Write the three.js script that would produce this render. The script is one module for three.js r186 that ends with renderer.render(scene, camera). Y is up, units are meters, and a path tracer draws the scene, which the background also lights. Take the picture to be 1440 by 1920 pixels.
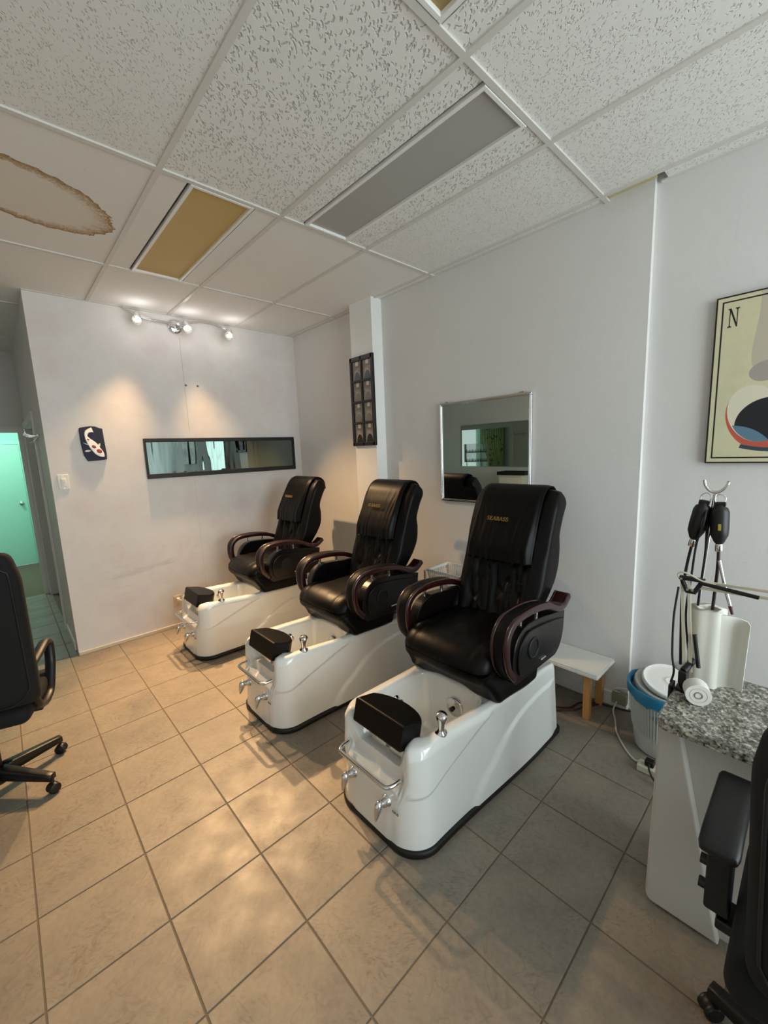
import * as THREE from 'three';
import { mergeGeometries, mergeVertices } from 'three/addons/utils/BufferGeometryUtils.js';
import { FontLoader } from 'three/addons/loaders/FontLoader.js';
import { TextGeometry } from 'three/addons/geometries/TextGeometry.js';
import { RoundedBoxGeometry } from 'three/addons/geometries/RoundedBoxGeometry.js';
import { RectAreaLightUniformsLib } from 'three/addons/lights/RectAreaLightUniformsLib.js';

// ---------------------------------------------------------------- camera, sky, daylight, exposure
const scene = new THREE.Scene();
const camera = new THREE.PerspectiveCamera(102.38, 1440 / 1920, 0.05, 60);
camera.rotation.order = 'YXZ';
camera.position.set(0, 1.6285, 0);
camera.rotation.set(-0.1507, -0.7464, -0.0396);
const renderer = new THREE.WebGLRenderer({ antialias: true });
renderer.toneMapping = THREE.LinearToneMapping;
renderer.toneMappingExposure = 0.43;
renderer.shadowMap.enabled = true;
scene.background = new THREE.Color().setRGB(2.6, 3.0, 3.2);       // overcast sky over the street

RectAreaLightUniformsLib.init();
const ROOM = { left: -1.6, right: 2.605, back: -4.2, front: 2.6, height: 2.91, far: -6.6 };
const WINDOW = { x0: 0.1, x1: 2.55, y0: 0.15, y1: 2.83 };
const daylight = new THREE.RectAreaLight(new THREE.Color().setRGB(0.86, 0.97, 1.0), 11.8, WINDOW.x1 - WINDOW.x0, WINDOW.y1 - WINDOW.y0);
daylight.name = 'window_daylight';
daylight.position.set((WINDOW.x0 + WINDOW.x1) / 2, (WINDOW.y0 + WINDOW.y1) / 2, ROOM.front - 0.02);
daylight.lookAt(daylight.position.x, daylight.position.y, 0);      // shines into the room
daylight.userData = { label: 'daylight from the shop window', category: 'light' };
scene.add(daylight);

// ---------------------------------------------------------------- helpers
let seedState = 12345;
const rnd = () => { seedState = (seedState * 1664525 + 1013904223) >>> 0; return seedState / 4294967296; };
const rr = (a, b) => a + (b - a) * rnd();
const clamp = (x, a, b) => Math.min(b, Math.max(a, x));
const lerp = (a, b, t) => a + (b - a) * t;
const sstep = (a, b, x) => { const t = clamp((x - a) / (b - a), 0, 1); return t * t * (3 - 2 * t); };
function hash2(ix, iy, s) {
  let h = Math.imul(ix, 374761393) ^ Math.imul(iy, 668265263) ^ Math.imul(s + 11, 974634541);
  h = Math.imul(h ^ (h >>> 13), 1274126177); h ^= h >>> 16;
  return (h >>> 0) / 4294967296;
}
function vnoise(x, y, per, s) {
  const x0 = Math.floor(x), y0 = Math.floor(y), fx = x - x0, fy = y - y0;
  const w = (v) => ((v % per) + per) % per;
  const a = hash2(w(x0), w(y0), s), b = hash2(w(x0 + 1), w(y0), s), c = hash2(w(x0), w(y0 + 1), s), d = hash2(w(x0 + 1), w(y0 + 1), s);
  const u = fx * fx * (3 - 2 * fx), v = fy * fy * (3 - 2 * fy);
  return lerp(lerp(a, b, u), lerp(c, d, u), v);
}
function fbm(x, y, per, oct, s) {                                   // tileable for x, y in 0..per
  let v = 0, a = 0.5, n = 0;
  for (let i = 0; i < oct; i++) { v += a * vnoise(x, y, per, s + i * 7); n += a; x *= 2; y *= 2; per *= 2; a *= 0.5; }
  return v / n;
}
function dataTexture(w, h, fn, srgb = true) {
  const d = new Uint8Array(w * h * 4);
  for (let j = 0; j < h; j++) for (let i = 0; i < w; i++) {
    const c = fn(i / w, j / h), k = (j * w + i) * 4;
    d[k] = clamp(c[0], 0, 255); d[k + 1] = clamp(c[1], 0, 255); d[k + 2] = clamp(c[2], 0, 255); d[k + 3] = 255;
  }
  const t = new THREE.DataTexture(d, w, h, THREE.RGBAFormat);
  t.magFilter = THREE.LinearFilter; t.minFilter = THREE.LinearMipmapLinearFilter; t.generateMipmaps = true;
  t.wrapS = t.wrapT = THREE.RepeatWrapping; if (srgb) t.colorSpace = THREE.SRGBColorSpace; t.needsUpdate = true;
  return t;
}
function canvasTexture(w, h, draw, srgb = true) {
  const c = document.createElement('canvas'); c.width = w; c.height = h;
  draw(c.getContext('2d'), w, h);
  const t = new THREE.CanvasTexture(c); t.wrapS = t.wrapT = THREE.RepeatWrapping;
  if (srgb) t.colorSpace = THREE.SRGBColorSpace;
  return t;
}
const std = (hex, roughness = 0.6, more = {}) => new THREE.MeshStandardMaterial({ color: hex, roughness, ...more });
const phys = (hex, roughness = 0.4, more = {}) => new THREE.MeshPhysicalMaterial({ color: hex, roughness, ...more });

const taken = new Map();
function numbered(n) { const k = taken.get(n) ?? 0; taken.set(n, k + 1); return k ? `${n}_${String(k).padStart(3, '0')}` : n; }
function mesh(name, geo, mat, parent) {
  const m = new THREE.Mesh(Array.isArray(geo) ? (geo.length > 1 ? join(geo) : geo[0]) : geo, mat);
  m.name = name; m.castShadow = m.receiveShadow = true; if (parent) parent.add(m); return m;
}
function join(list) {
  return mergeGeometries(list.map((g) => {
    g = g.index ? g.toNonIndexed() : g;
    for (const k of Object.keys(g.attributes)) if (!['position', 'normal', 'uv'].includes(k)) g.deleteAttribute(k);
    if (!g.attributes.uv) g.setAttribute('uv', new THREE.BufferAttribute(new Float32Array(g.attributes.position.count * 2), 2));
    if (!g.attributes.normal) g.computeVertexNormals();
    return g;
  }));
}
function tag(o, label, category, group) { o.userData.label = label; o.userData.category = category; if (group) o.userData.group = group; return o; }
function thing(name, label, category, pos = [0, 0, 0], turn = 0, group) {
  const g = new THREE.Group(); g.name = numbered(name); g.position.set(...pos); g.rotation.y = turn;
  tag(g, label, category, group); scene.add(g); return g;
}
function solo(name, label, category, geo, mat, pos = [0, 0, 0], turn = 0, group) {
  const m = mesh(numbered(name), geo, mat, scene); m.position.set(...pos); m.rotation.y = turn; return tag(m, label, category, group);
}
function struct(name, geo, mat, label) {
  const m = geo ? mesh(name, geo, mat) : new THREE.Group(); m.name = name; m.userData.kind = 'structure'; if (label) m.userData.label = label; scene.add(m); return m;
}
function copyOf(o, pos, turn, label) {
  const c = o.clone(); c.name = numbered(o.name.replace(/_\d{3}$/, '')); c.userData = { ...o.userData }; if (label) c.userData.label = label;
  c.position.set(...pos); c.rotation.y = turn; scene.add(c); return c;
}
// a box from corner to corner, uv in metres
function span(x0, x1, y0, y1, z0, z1) {
  const w = x1 - x0, h = y1 - y0, d = z1 - z0, g = new THREE.BoxGeometry(w, h, d), uv = g.attributes.uv, s = [[d, h], [d, h], [w, d], [w, d], [w, h], [w, h]];
  for (let f = 0; f < 6; f++) for (let k = 0; k < 4; k++) { const i = f * 4 + k; uv.setXY(i, uv.getX(i) * s[f][0], uv.getY(i) * s[f][1]); }
  return g.translate((x0 + x1) / 2, (y0 + y1) / 2, (z0 + z1) / 2);
}
const rounded = (x0, x1, y0, y1, z0, z1, r = 0.004, seg = 2) => new RoundedBoxGeometry(x1 - x0, y1 - y0, z1 - z0, seg, Math.min(r, (x1 - x0) / 2.01, (y1 - y0) / 2.01, (z1 - z0) / 2.01)).translate((x0 + x1) / 2, (y0 + y1) / 2, (z0 + z1) / 2);
const V = (x, y, z) => new THREE.Vector3(x, y, z);
function tube(pts, r, seg = 40, rad = 8, closed = false, tension = 0.5) {
  return new THREE.TubeGeometry(new THREE.CatmullRomCurve3(pts.map((p) => V(...p)), closed, 'catmullrom', tension), seg, r, rad, closed);
}
function rod(a, b, r, r2 = r, seg = 12) {
  const A = V(...a), B = V(...b), d = B.clone().sub(A), g = new THREE.CylinderGeometry(r2, r, d.length(), seg);
  g.applyQuaternion(new THREE.Quaternion().setFromUnitVectors(V(0, 1, 0), d.clone().normalize())); return g.translate(...A.add(B).multiplyScalar(0.5).toArray());
}
const lathe = (pts, seg = 24) => new THREE.LatheGeometry(pts.map((p) => new THREE.Vector2(Math.max(p[0], 0.0001), p[1])), seg);
// a skin over rings of points; every ring has the same count
function loft(rings, { wrap = true, capA = false, capB = false } = {}) {
  const n = rings[0].length, pos = [], idx = [];
  for (const r of rings) for (const p of r) pos.push(p[0], p[1], p[2]);
  const m = wrap ? n : n - 1;
  for (let i = 0; i + 1 < rings.length; i++) for (let j = 0; j < m; j++) {
    const a = i * n + j, b = i * n + (j + 1) % n, c = a + n, d = b + n; idx.push(a, b, d, a, d, c);
  }
  const cap = (i, flip) => {
    const r = rings[i], c = [0, 1, 2].map((k) => r.reduce((s, p) => s + p[k], 0) / n), at = pos.length / 3; pos.push(...c);
    for (let j = 0; j < n; j++) { const a = i * n + j, b = i * n + (j + 1) % n; flip ? idx.push(at, b, a) : idx.push(at, a, b); }
  };
  if (capA) cap(0, true); if (capB) cap(rings.length - 1, false);
  const g = new THREE.BufferGeometry(); g.setAttribute('position', new THREE.Float32BufferAttribute(pos, 3)); g.setIndex(idx); g.computeVertexNormals(); return g;
}
// a softly rounded, finely divided block centred on the origin, bent by fn
function softBlock(w, h, d, r, nx, ny, nz, fn) {
  let g = new THREE.BoxGeometry(w, h, d, nx, ny, nz); g.deleteAttribute('uv'); g.deleteAttribute('normal'); g = mergeVertices(g, 1e-5);
  const p = g.attributes.position, H = [w / 2, h / 2, d / 2];
  for (let i = 0; i < p.count; i++) {
    const q = [p.getX(i), p.getY(i), p.getZ(i)], c = q.map((v, k) => clamp(v, -(H[k] - r), H[k] - r)), e = q.map((v, k) => v - c[k]), l = Math.hypot(...e) || 1;
    let o = c.map((v, k) => v + e[k] / l * (Math.hypot(...e) ? r : 0)); if (fn) o = fn(o); p.setXYZ(i, ...o);
  }
  g.computeVertexNormals(); return g;
}
// a curve through [s, value] knots
function knots(list) {
  return (s) => {
    if (s <= list[0][0]) return list[0][1];
    for (let i = 0; i + 1 < list.length; i++) if (s <= list[i + 1][0]) {
      const p0 = list[Math.max(i - 1, 0)], p1 = list[i], p2 = list[i + 1], p3 = list[Math.min(i + 2, list.length - 1)], h = p2[0] - p1[0], t = (s - p1[0]) / h;
      const m1 = p2[0] - p0[0] ? (p2[1] - p0[1]) / (p2[0] - p0[0]) * h : 0, m2 = p3[0] - p1[0] ? (p3[1] - p1[1]) / (p3[0] - p1[0]) * h : 0;
      return (2 * t ** 3 - 3 * t * t + 1) * p1[1] + (t ** 3 - 2 * t * t + t) * m1 + (-2 * t ** 3 + 3 * t * t) * p2[1] + (t ** 3 - t * t) * m2;
    }
    return list[list.length - 1][1];
  };
}

// ---------------------------------------------------------------- materials
const plasterBump = dataTexture(256, 256, (u, v) => { const n = 128 + 110 * (fbm(u * 32, v * 32, 32, 3, 3) - 0.5); return [n, n, n]; }, false);
const wallTone = dataTexture(512, 512, (u, v) => {
  const n = fbm(u * 4, v * 4, 4, 5, 21) - 0.5, s = Math.max(0, fbm(u * 7, v * 5, 7, 4, 55) - 0.62);
  const k = 1 + 0.04 * n - 0.06 * s; return [226 * k, 224 * k, 221 * k];
});
wallTone.repeat.set(0.42, 0.42); plasterBump.repeat.set(2.2, 2.2);
const M = {
  wall: std(0xffffff, 0.62, { map: wallTone, bumpMap: plasterBump, bumpScale: 0.0012 }),
  gloss: phys(0xf2f2ef, 0.35, { clearcoat: 0.3, clearcoatRoughness: 0.3 }),
  whitePaint: std(0xe8e6e0, 0.45),
  mint: std(0x9fe6cd, 0.6),
  mintDoor: std(0xb4efdc, 0.45),
  tee: std(0xdad8d2, 0.45),
  grout: std(0x6d6252, 0.9),
  black: std(0x0b0b0c, 0.5),
  blackPlastic: phys(0x0a0a0b, 0.42),
  charcoalFabric: std(0x080808, 0.85),
  leather: phys(0x060505, 0.4, { specularIntensity: 0.36 }),
  matteLeather: phys(0x080707, 0.5, { specularIntensity: 0.36 }),
  wood: phys(0x2c0a09, 0.28, { clearcoat: 0.45, clearcoatRoughness: 0.1 }),
  darkPanel: phys(0x110b0a, 0.3, { clearcoat: 0.3, clearcoatRoughness: 0.15, specularIntensity: 0.5 }),
  acrylic: phys(0xeceeeb, 0.16, { clearcoat: 1, clearcoatRoughness: 0.05 }),
  chrome: std(0xdedede, 0.09, { metalness: 1 }),
  satinSteel: std(0xb9b9b8, 0.28, { metalness: 1 }),
  mirror: std(0xcfd6cf, 0.01, { metalness: 1 }),
  gold: std(0x9a7638, 0.6),
  ink: std(0x2b2f33, 0.7),
  white: std(0xeceae4, 0.5),
  cream: std(0xd9d3bd, 0.45),
};
{ // dark glazed picture: blackish sheet under uneven glass
  const wavy = dataTexture(256, 64, (u, v) => { const n = 255 * fbm(u * 16, v * 2, 16, 2, 88); return [n, n, n]; }, false);
  M.darkGlass = std(0x74827e, 0.02, { metalness: 1, bumpMap: wavy, bumpScale: 0.0012 });
}

// ---------------------------------------------------------------- the shell: walls
const R = ROOM, T = 0.14, STEP = 2.642, STEPZ = -0.71, PX = 2.485, PZ0 = -3.04, PZ1 = -2.75;
{
  const marks = (g, w, h, list) => { for (const f of list) f(g, w, h); };
  // back wall paint: a hairline joint, two nail holes and a scuff, as in the photograph
  const backTone = canvasTexture(1024, 1290, (g, w, h) => {
    const X = (x) => (x - 0.3) / 2.305 * w, Y = (y) => h - y / 2.91 * h;
    g.fillStyle = 'rgb(228,224,220)'; g.fillRect(0, 0, w, h);
    for (let i = 0; i < 900; i++) { const s = rr(20, 90); g.fillStyle = rnd() < 0.5 ? 'rgba(236,232,228,0.05)' : 'rgba(196,188,180,0.04)'; g.beginPath(); g.ellipse(rnd() * w, rnd() * h, s, s * rr(0.3, 0.9), rr(0, 3), 0, 7); g.fill(); }
    g.strokeStyle = 'rgba(150,140,128,0.55)'; g.lineWidth = 1.6; g.beginPath(); g.moveTo(X(1.39), Y(2.72));
    for (let y = 2.7; y > 1.82; y -= 0.04) g.lineTo(X(1.39 + rr(-0.002, 0.002)), Y(y)); g.stroke();
    g.strokeStyle = 'rgba(170,160,150,0.22)'; g.beginPath(); g.moveTo(X(1.39), Y(1.44)); g.lineTo(X(1.39), Y(0.1)); g.stroke();
    g.fillStyle = 'rgb(80,70,60)'; for (const [x, y] of [[1.402, 2.3], [1.51, 2.3]]) { g.beginPath(); g.arc(X(x), Y(y), 4, 0, 7); g.fill(); }
    for (let i = 0; i < 120; i++) { g.fillStyle = 'rgba(115,100,88,0.022)'; g.beginPath(); const t = rnd(); g.ellipse(X(0.62 + t * 0.5), Y(0.60 + t * 0.06 + rr(-0.02, 0.03)), rr(8, 40), rr(1, 4), -0.12, 0, 7); g.fill(); }
    for (let i = 0; i < 60; i++) { g.fillStyle = 'rgba(130,115,100,0.02)'; g.beginPath(); g.ellipse(X(rr(0.4, 1.1)), Y(rr(0.3, 0.9)), rr(10, 60), rr(1, 5), rr(-0.2, 0.2), 0, 7); g.fill(); }
  });
  const mBack = std(0xffffff, 0.55, { map: backTone });
  const g = new THREE.BoxGeometry(2.305 + T, R.height + 0.05, T).translate(0.3 + (2.305 + T) / 2, (R.height + 0.05) / 2, R.back - T / 2);
  { const p = g.attributes.position, uv = g.attributes.uv; for (let i = 0; i < p.count; i++) uv.setXY(i, (p.getX(i) - 0.3) / 2.305, p.getY(i) / 2.91); }
  struct('wall_back', g, mBack, 'white rear wall with the track light, koi plaque and long dark mirror');
  struct('wall_right', [span(R.right, R.right + T, 0, R.height + 0.05, R.back - T, STEPZ), span(STEP, STEP + T, 0, R.height + 0.05, STEPZ, R.front + 0.15)], M.wall, 'pale grey right wall with a small vertical step');
  struct('wall_pillar', span(PX, R.right + 0.01, 0, R.height + 0.04, PZ0, PZ1), M.gloss, 'glossy white pillar carrying the black multi photo frame');
  struct('wall_left', span(R.left - T, R.left, 0, R.height + 0.05, -9.1, R.front + 0.15), M.wall);
  struct('wall_corridor', [span(0.3, 0.3 + T, 0, R.height + 0.05, -5.02, R.back - T), span(0.3, 0.3 + T, 0, R.height + 0.05, R.far, -6.48), span(0.3, 0.3 + T, 2.03, R.height + 0.05, -6.48, -5.02)], M.wall);
  // side room through the corridor's doorway, with a window of its own
  struct('wall_side_room', [span(0.3 + T, 0.62, 0, R.height + 0.05, R.far - T, R.far), span(1.46, 1.5, 0, R.height + 0.05, R.far - T, R.far), span(0.62, 1.46, 0, 0.7, R.far - T, R.far), span(0.62, 1.46, 2.3, R.height + 0.05, R.far - T, R.far), span(1.5, 1.64, 0, R.height + 0.05, R.far - T, R.back - T)], M.white);
  struct('window_2', span(0.62, 1.46, 0.7, 2.3, R.far - 0.08, R.far - 0.074), phys(0xffffff, 0, { transmission: 1, thickness: 0, ior: 1.5 }));
  // far wall of the corridor with its door opening
  struct('wall_far', [span(R.left, -0.62, 0, R.height + 0.05, R.far - T, R.far), span(0.262, 0.3 + T, 0, R.height + 0.05, R.far - T, R.far), span(-0.62, 0.262, 2.0, R.height + 0.05, R.far - T, R.far)], M.wall);
  struct('trim_1', [span(-0.68, -0.615, 0, 2.06, R.far, R.far + 0.018), span(0.23, 0.295, 0, 2.06, R.far, R.far + 0.018), span(-0.615, 0.23, 1.995, 2.06, R.far, R.far + 0.018)], M.whitePaint, 'painted door casing at the end of the corridor');
  // mint room beyond it
  struct('wall_mint', [span(R.left, 0.75, 0, R.height + 0.05, -8.94, -8.8), span(0.42, 0.56, 0, R.height + 0.05, -8.8, R.far - T)], M.mint, 'mint green walls of the room past the corridor');
  const d = struct('door_1', null, null, 'mint tinted door with a round knob in the far room');
  mesh('door_leaf', rounded(-0.5, 0.29, 0.01, 1.93, -8.8, -8.765, 0.004), M.mintDoor, d);
  mesh('door_casing', [span(-0.56, -0.5, 0, 1.99, -8.8, -8.775), span(0.29, 0.35, 0, 1.99, -8.8, -8.775), span(-0.5, 0.29, 1.935, 1.99, -8.8, -8.775)], M.mintDoor, d);
  const knob = mesh('door_knob', lathe([[0, 0.06], [0.018, 0.058], [0.027, 0.046], [0.027, 0.036], [0.014, 0.026], [0.011, 0.012], [0.03, 0.006], [0.03, 0]]).rotateX(Math.PI / 2).translate(0.215, 1.0, -8.765), M.satinSteel, d);
  knob.userData.label = 'round brushed knob';
  // doorway frame and door in the corridor's right wall
  struct('trim_2', [rounded(0.282, 0.3, 0, 2.1, -5.02, -4.94, 0.003), rounded(0.282, 0.3, 0, 2.1, -6.56, -6.48, 0.003), rounded(0.282, 0.3, 2.03, 2.1, -6.48, -5.02, 0.003)], M.whitePaint, 'painted casing on the corridor wall');
  struct('baseboard_back', rounded(0.3, R.right, 0, 0.03, R.back, R.back + 0.012, 0.004), std(0xd8cdb8, 0.5), 'low cream strip along the back wall');
  struct('baseboard_right', [rounded(R.right - 0.012, R.right, 0, 0.09, PZ1, STEPZ, 0.003), rounded(STEP - 0.012, STEP, 0, 0.09, STEPZ, R.front, 0.003)], M.whitePaint);
  struct('baseboard_corridor', rounded(0.288, 0.3, 0, 0.08, -4.94, R.back - T, 0.003), M.whitePaint);
  // shop front
  const W = WINDOW, z0 = R.front, z1 = R.front + 0.15;
  struct('wall_front', [span(R.left - T, W.x0, 0, R.height + 0.05, z0, z1), span(W.x1, STEP + T, 0, R.height + 0.05, z0, z1), span(W.x0, W.x1, 0, W.y0, z0, z1), span(W.x0, W.x1, W.y1, R.height + 0.05, z0, z1)], M.wall);
  const win = struct('window_1', null, null, 'shop front window behind the camera');
  const fm = std(0x8a8d8f, 0.35, { metalness: 0.6 }), xs = [W.x0, lerp(W.x0, W.x1, 1 / 3), lerp(W.x0, W.x1, 2 / 3), W.x1];
  mesh('window_frame', [span(W.x0, W.x1, W.y0, W.y0 + 0.05, z0 + 0.05, z1), span(W.x0, W.x1, W.y1 - 0.05, W.y1, z0 + 0.05, z1), ...xs.map((x, i) => span(i ? x - (i < 3 ? 0.025 : 0.05) : x, i < 3 ? x + (i ? 0.025 : 0.05) : x, W.y0 + 0.05, W.y1 - 0.05, z0 + 0.05, z1))], fm, win);
  const glass = phys(0xffffff, 0, { transmission: 1, thickness: 0, ior: 1.5 });
  for (let i = 0; i < 3; i++) mesh('pane', span(xs[i] + 0.03, xs[i + 1] - 0.03, W.y0 + 0.05, W.y1 - 0.05, z0 + 0.1, z0 + 0.106), glass, win);
  struct('pavement', span(-12, 13, -0.2, -0.05, z1, z1 + 14), std(0x8d8b86, 0.9), 'pavement outside the shop window');
}

// ---------------------------------------------------------------- floor tiles
{
  const P = 0.34686, OX = 0.5864, OZ = -1.4645;
  const tone = dataTexture(1024, 1024, (u, v) => {
    const wx = fbm(u * 6, v * 6, 6, 3, 5) - 0.5, wy = fbm(u * 6, v * 6, 6, 3, 9) - 0.5;
    const cloud = fbm(u * 5 + wx * 1.2, v * 5 + wy * 1.2, 5, 5, 31) - 0.5, fine = fbm(u * 90, v * 90, 90, 3, 77) - 0.5;
    const a = u + v, b = v - u;                                     // streaks run across the tile at an angle
    const st = fbm((a * 52 + wx * 9), (b * 150 + wy * 20), 600, 3, 41);
    const where = sstep(0.42, 0.66, fbm(u * 8, v * 8, 8, 3, 63));
    const streak = sstep(0.5, 0.85, st) * where;
    const n1 = 1 - Math.abs(2 * fbm(u * 22 + wx * 4, v * 22 + wy * 4, 22, 3, 91) - 1), vein = sstep(0.9, 0.985, n1) * sstep(0.48, 0.62, fbm(u * 9 + 3, v * 9, 9, 3, 101));
    const k = 1 + 0.22 * cloud + 0.12 * fine - 0.13 * streak - 0.07 * vein;
    return [133 * k + 4 * cloud + 3 * vein, 124 * k, 111 * k - 5 * cloud];
  });
  const rough = dataTexture(512, 512, (u, v) => { const n = 95 + 70 * fbm(u * 12, v * 12, 12, 4, 15); return [n, n, n]; }, false);
  const mTile = std(0xffffff, 1, { map: tone, roughnessMap: rough, bumpMap: rough, bumpScale: 0.0006 });
  const f = struct('floor', null, null, 'beige stone look floor tiles with brown grout');
  mesh('grout', [span(R.left, STEP, -0.06, -0.0025, R.far - T, R.front), span(R.left, 0.42, -0.06, -0.0025, -8.8, R.far - T)], M.grout, f);
  function tileGeo(w, d, variant) {                                  // centred slab with an eased edge
    const h = 0.0022, e = 0.0016, pos = [], uv = [], idx = [], lv = [[0, -h], [0, -0.0012], [e, 0]];
    const ou = (variant % 3) / 3, ov = Math.floor(variant / 3) % 3 / 3, flip = variant >= 9 ? -1 : 1;
    for (const [ins, y] of lv) for (const [sx, sz] of [[-1, -1], [1, -1], [1, 1], [-1, 1]]) { const x = sx * (w / 2 - ins), z = sz * (d / 2 - ins); pos.push(x, y, z); uv.push(ou + flip * x / (3 * P), ov + flip * z / (3 * P)); }
    for (let l = 0; l < 2; l++) for (let k = 0; k < 4; k++) { const a = l * 4 + k, b = l * 4 + (k + 1) % 4; idx.push(a, a + 4, b, b, a + 4, b + 4); }
    idx.push(8, 10, 9, 8, 11, 10);
    let g = new THREE.BufferGeometry(); g.setAttribute('position', new THREE.Float32BufferAttribute(pos, 3)); g.setAttribute('uv', new THREE.Float32BufferAttribute(uv, 2)); g.setIndex(idx);
    g = g.toNonIndexed(); g.computeVertexNormals(); return g;
  }
  const gap = 0.0055, whole = Array.from({ length: 18 }, (_, k) => tileGeo(P - gap, P - gap, k));
  const lay = (xmin, xmax, zmin, zmax) => {
    for (let i = Math.floor((xmin - OX) / P); OX + i * P < xmax; i++) for (let j = Math.floor((zmin - OZ) / P); OZ + j * P < zmax; j++) {
      const x0 = Math.max(OX + i * P + gap / 2, xmin), x1 = Math.min(OX + (i + 1) * P - gap / 2, xmax), z0 = Math.max(OZ + j * P + gap / 2, zmin), z1 = Math.min(OZ + (j + 1) * P - gap / 2, zmax);
      if (x1 - x0 < 0.01 || z1 - z0 < 0.01) continue;
      const v = Math.floor(hash2(i + 50, j + 50, 4) * 18), full = x1 - x0 > P - gap - 1e-6 && z1 - z0 > P - gap - 1e-6;
      const m = mesh('floor_tile', full ? whole[v] : tileGeo(x1 - x0, z1 - z0, v), mTile, f);
      m.position.set((x0 + x1) / 2, 0.0003 * (hash2(i + 9, j + 3, 2) - 1), (z0 + z1) / 2);
    }
  };
  lay(R.left, STEP, R.back, R.front); lay(R.left, 0.3, R.far, R.back);
}

// ---------------------------------------------------------------- suspended ceiling
const CX = [R.left, -1.127, -0.5175, 0.0921, 0.7017, 1.3113, 1.9209, 2.5305, STEP], CZ = [R.far, -5.811, -4.592, -3.373, -2.154, -0.9348, 0.2844, 1.5036, R.front];
{
  // one set of fissures, drawn once as tone and once as depth
  function fissures(w, h, count, len, wid, dark, extra) {
    const list = Array.from({ length: count }, () => { const a = (rnd() < 0.75 ? rr(-0.5, 0.5) : rr(-1.6, 1.6)) + 0.6, l = rr(0.25, 1) * len, x = rnd() * w, y = rnd() * h; return { x, y, mx: x + Math.cos(a) * l * 0.5 + rr(-2, 2), my: y + Math.sin(a) * l * 0.5 + rr(-2, 2), ex: x + Math.cos(a + 0.4) * l, ey: y + Math.sin(a + 0.4) * l, wd: wid * rr(0.5, 1.1), k: rr(0.4, 1) }; });
    const draw = (g, tone, grow) => { g.lineCap = 'round'; for (const f of list) { g.strokeStyle = tone(f); g.lineWidth = f.wd * grow; g.beginPath(); g.moveTo(f.x, f.y); g.quadraticCurveTo(f.mx, f.my, f.ex, f.ey); g.stroke(); } };
    const map = canvasTexture(w, h, (g) => { g.fillStyle = 'rgb(238,237,233)'; g.fillRect(0, 0, w, h); draw(g, (f) => `rgba(120,116,110,${dark * f.k})`, 1); if (extra) extra(g, w, h); });
    const bump = canvasTexture(w, h, (g) => {
      g.fillStyle = 'rgb(215,215,215)'; g.fillRect(0, 0, w, h);
      for (let i = 0; i < count; i++) { g.fillStyle = `rgba(${rnd() < 0.5 ? '255,255,255' : '150,150,150'},0.06)`; g.beginPath(); g.arc(rnd() * w, rnd() * h, rr(3, 9), 0, 7); g.fill(); }
      draw(g, (f) => `rgba(90,90,90,${0.45 * f.k})`, 1.5); draw(g, (f) => `rgba(20,20,20,${0.7 * f.k})`, 0.8);
    }, false);
    return [map, bump];
  }
  const stain = (g, w, h) => {                                      // brown ring left by a leak
    const X = (x) => (x - 0.0921) / 0.6096 * w, Y = (z) => (1 - (z + 3.373) / 1.2192) * h, n = 140, jag = Array.from({ length: n }, (_, i) => 1 + 0.22 * (fbm(i / n * 9, 0.5, 9, 3, 3) - 0.5) + 0.07 * rnd());
    const ring = (s, j) => { g.beginPath(); for (let i = 0; i <= n; i++) { const t = i / n * 2 * Math.PI, k = s * (1 + (jag[i % n] - 1) * j), x = X(0.27 + 0.345 * k * Math.cos(t) + 0.02), y = Y(-2.76 + (0.27 * k * Math.sin(t)) - 0.09 * k * Math.cos(t)); i ? g.lineTo(x, y) : g.moveTo(x, y); } g.closePath(); };
    ring(1, 1); g.fillStyle = 'rgb(230,222,211)'; g.fill();
    g.save(); ring(1, 1); g.clip();
    for (let i = 0; i < 15000; i++) {                                  // brown tide line, grain by grain, thickest at the rim
      const t = rnd() * 2 * Math.PI, d = rnd() ** 1.6 * (0.2 + 0.12 * Math.cos(t)), k = jag[Math.floor(t / 2 / Math.PI * n) % n] - d, x = X(0.29 + 0.345 * k * Math.cos(t)), y = Y(-2.76 + 0.27 * k * Math.sin(t) - 0.09 * k * Math.cos(t));
      g.fillStyle = `rgba(${158 + 130 * d},${122 + 180 * d},${76 + 240 * d},${Math.max(0.03, 0.3 - d)})`; g.beginPath(); g.ellipse(x, y, rr(3, 12), rr(2, 9), rr(0, 3), 0, 7); g.fill();
    }
    g.restore();
    for (let i = 0; i < 500; i++) { g.fillStyle = 'rgba(110,90,70,0.25)'; g.fillRect(X(rr(0.1, 0.6)), Y(rr(-3, -2.5)), rr(2, 7), rr(1, 3)); }
  };
  const rep = (t) => { t.repeat.set(1 / 0.6096, 1 / 1.2192); return t; };
  const board = (w, h, count, len, wid, dark, depth) => { const [map, bump] = fissures(w, h, count, len, wid, dark); return std(0xffffff, 0.9, { map: rep(map), bumpMap: rep(bump), bumpScale: depth }); };
  const mA = board(1024, 2048, 2300, 24, 8, 0.3, 0.005), mB = board(1024, 2048, 4000, 14, 4.5, 0.32, 0.003), mC = board(512, 1024, 600, 5, 2, 0.3, 0.001);
  const [stainMap, stainBump] = fissures(1024, 2048, 600, 8, 3, 0.3, stain), mS = std(0xffffff, 0.9, { map: stainMap, bumpMap: stainBump, bumpScale: 0.001 });
  const c = struct('ceiling', null, null, 'suspended ceiling of fissured white tiles in a metal grid');
  mesh('slab', [span(R.left, STEP, R.height + 0.05, R.height + 0.1, R.far - T, R.front + 0.15), span(R.left, 0.56, R.height + 0.05, R.height + 0.1, -8.94, R.far - T)], M.white, c);
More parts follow.
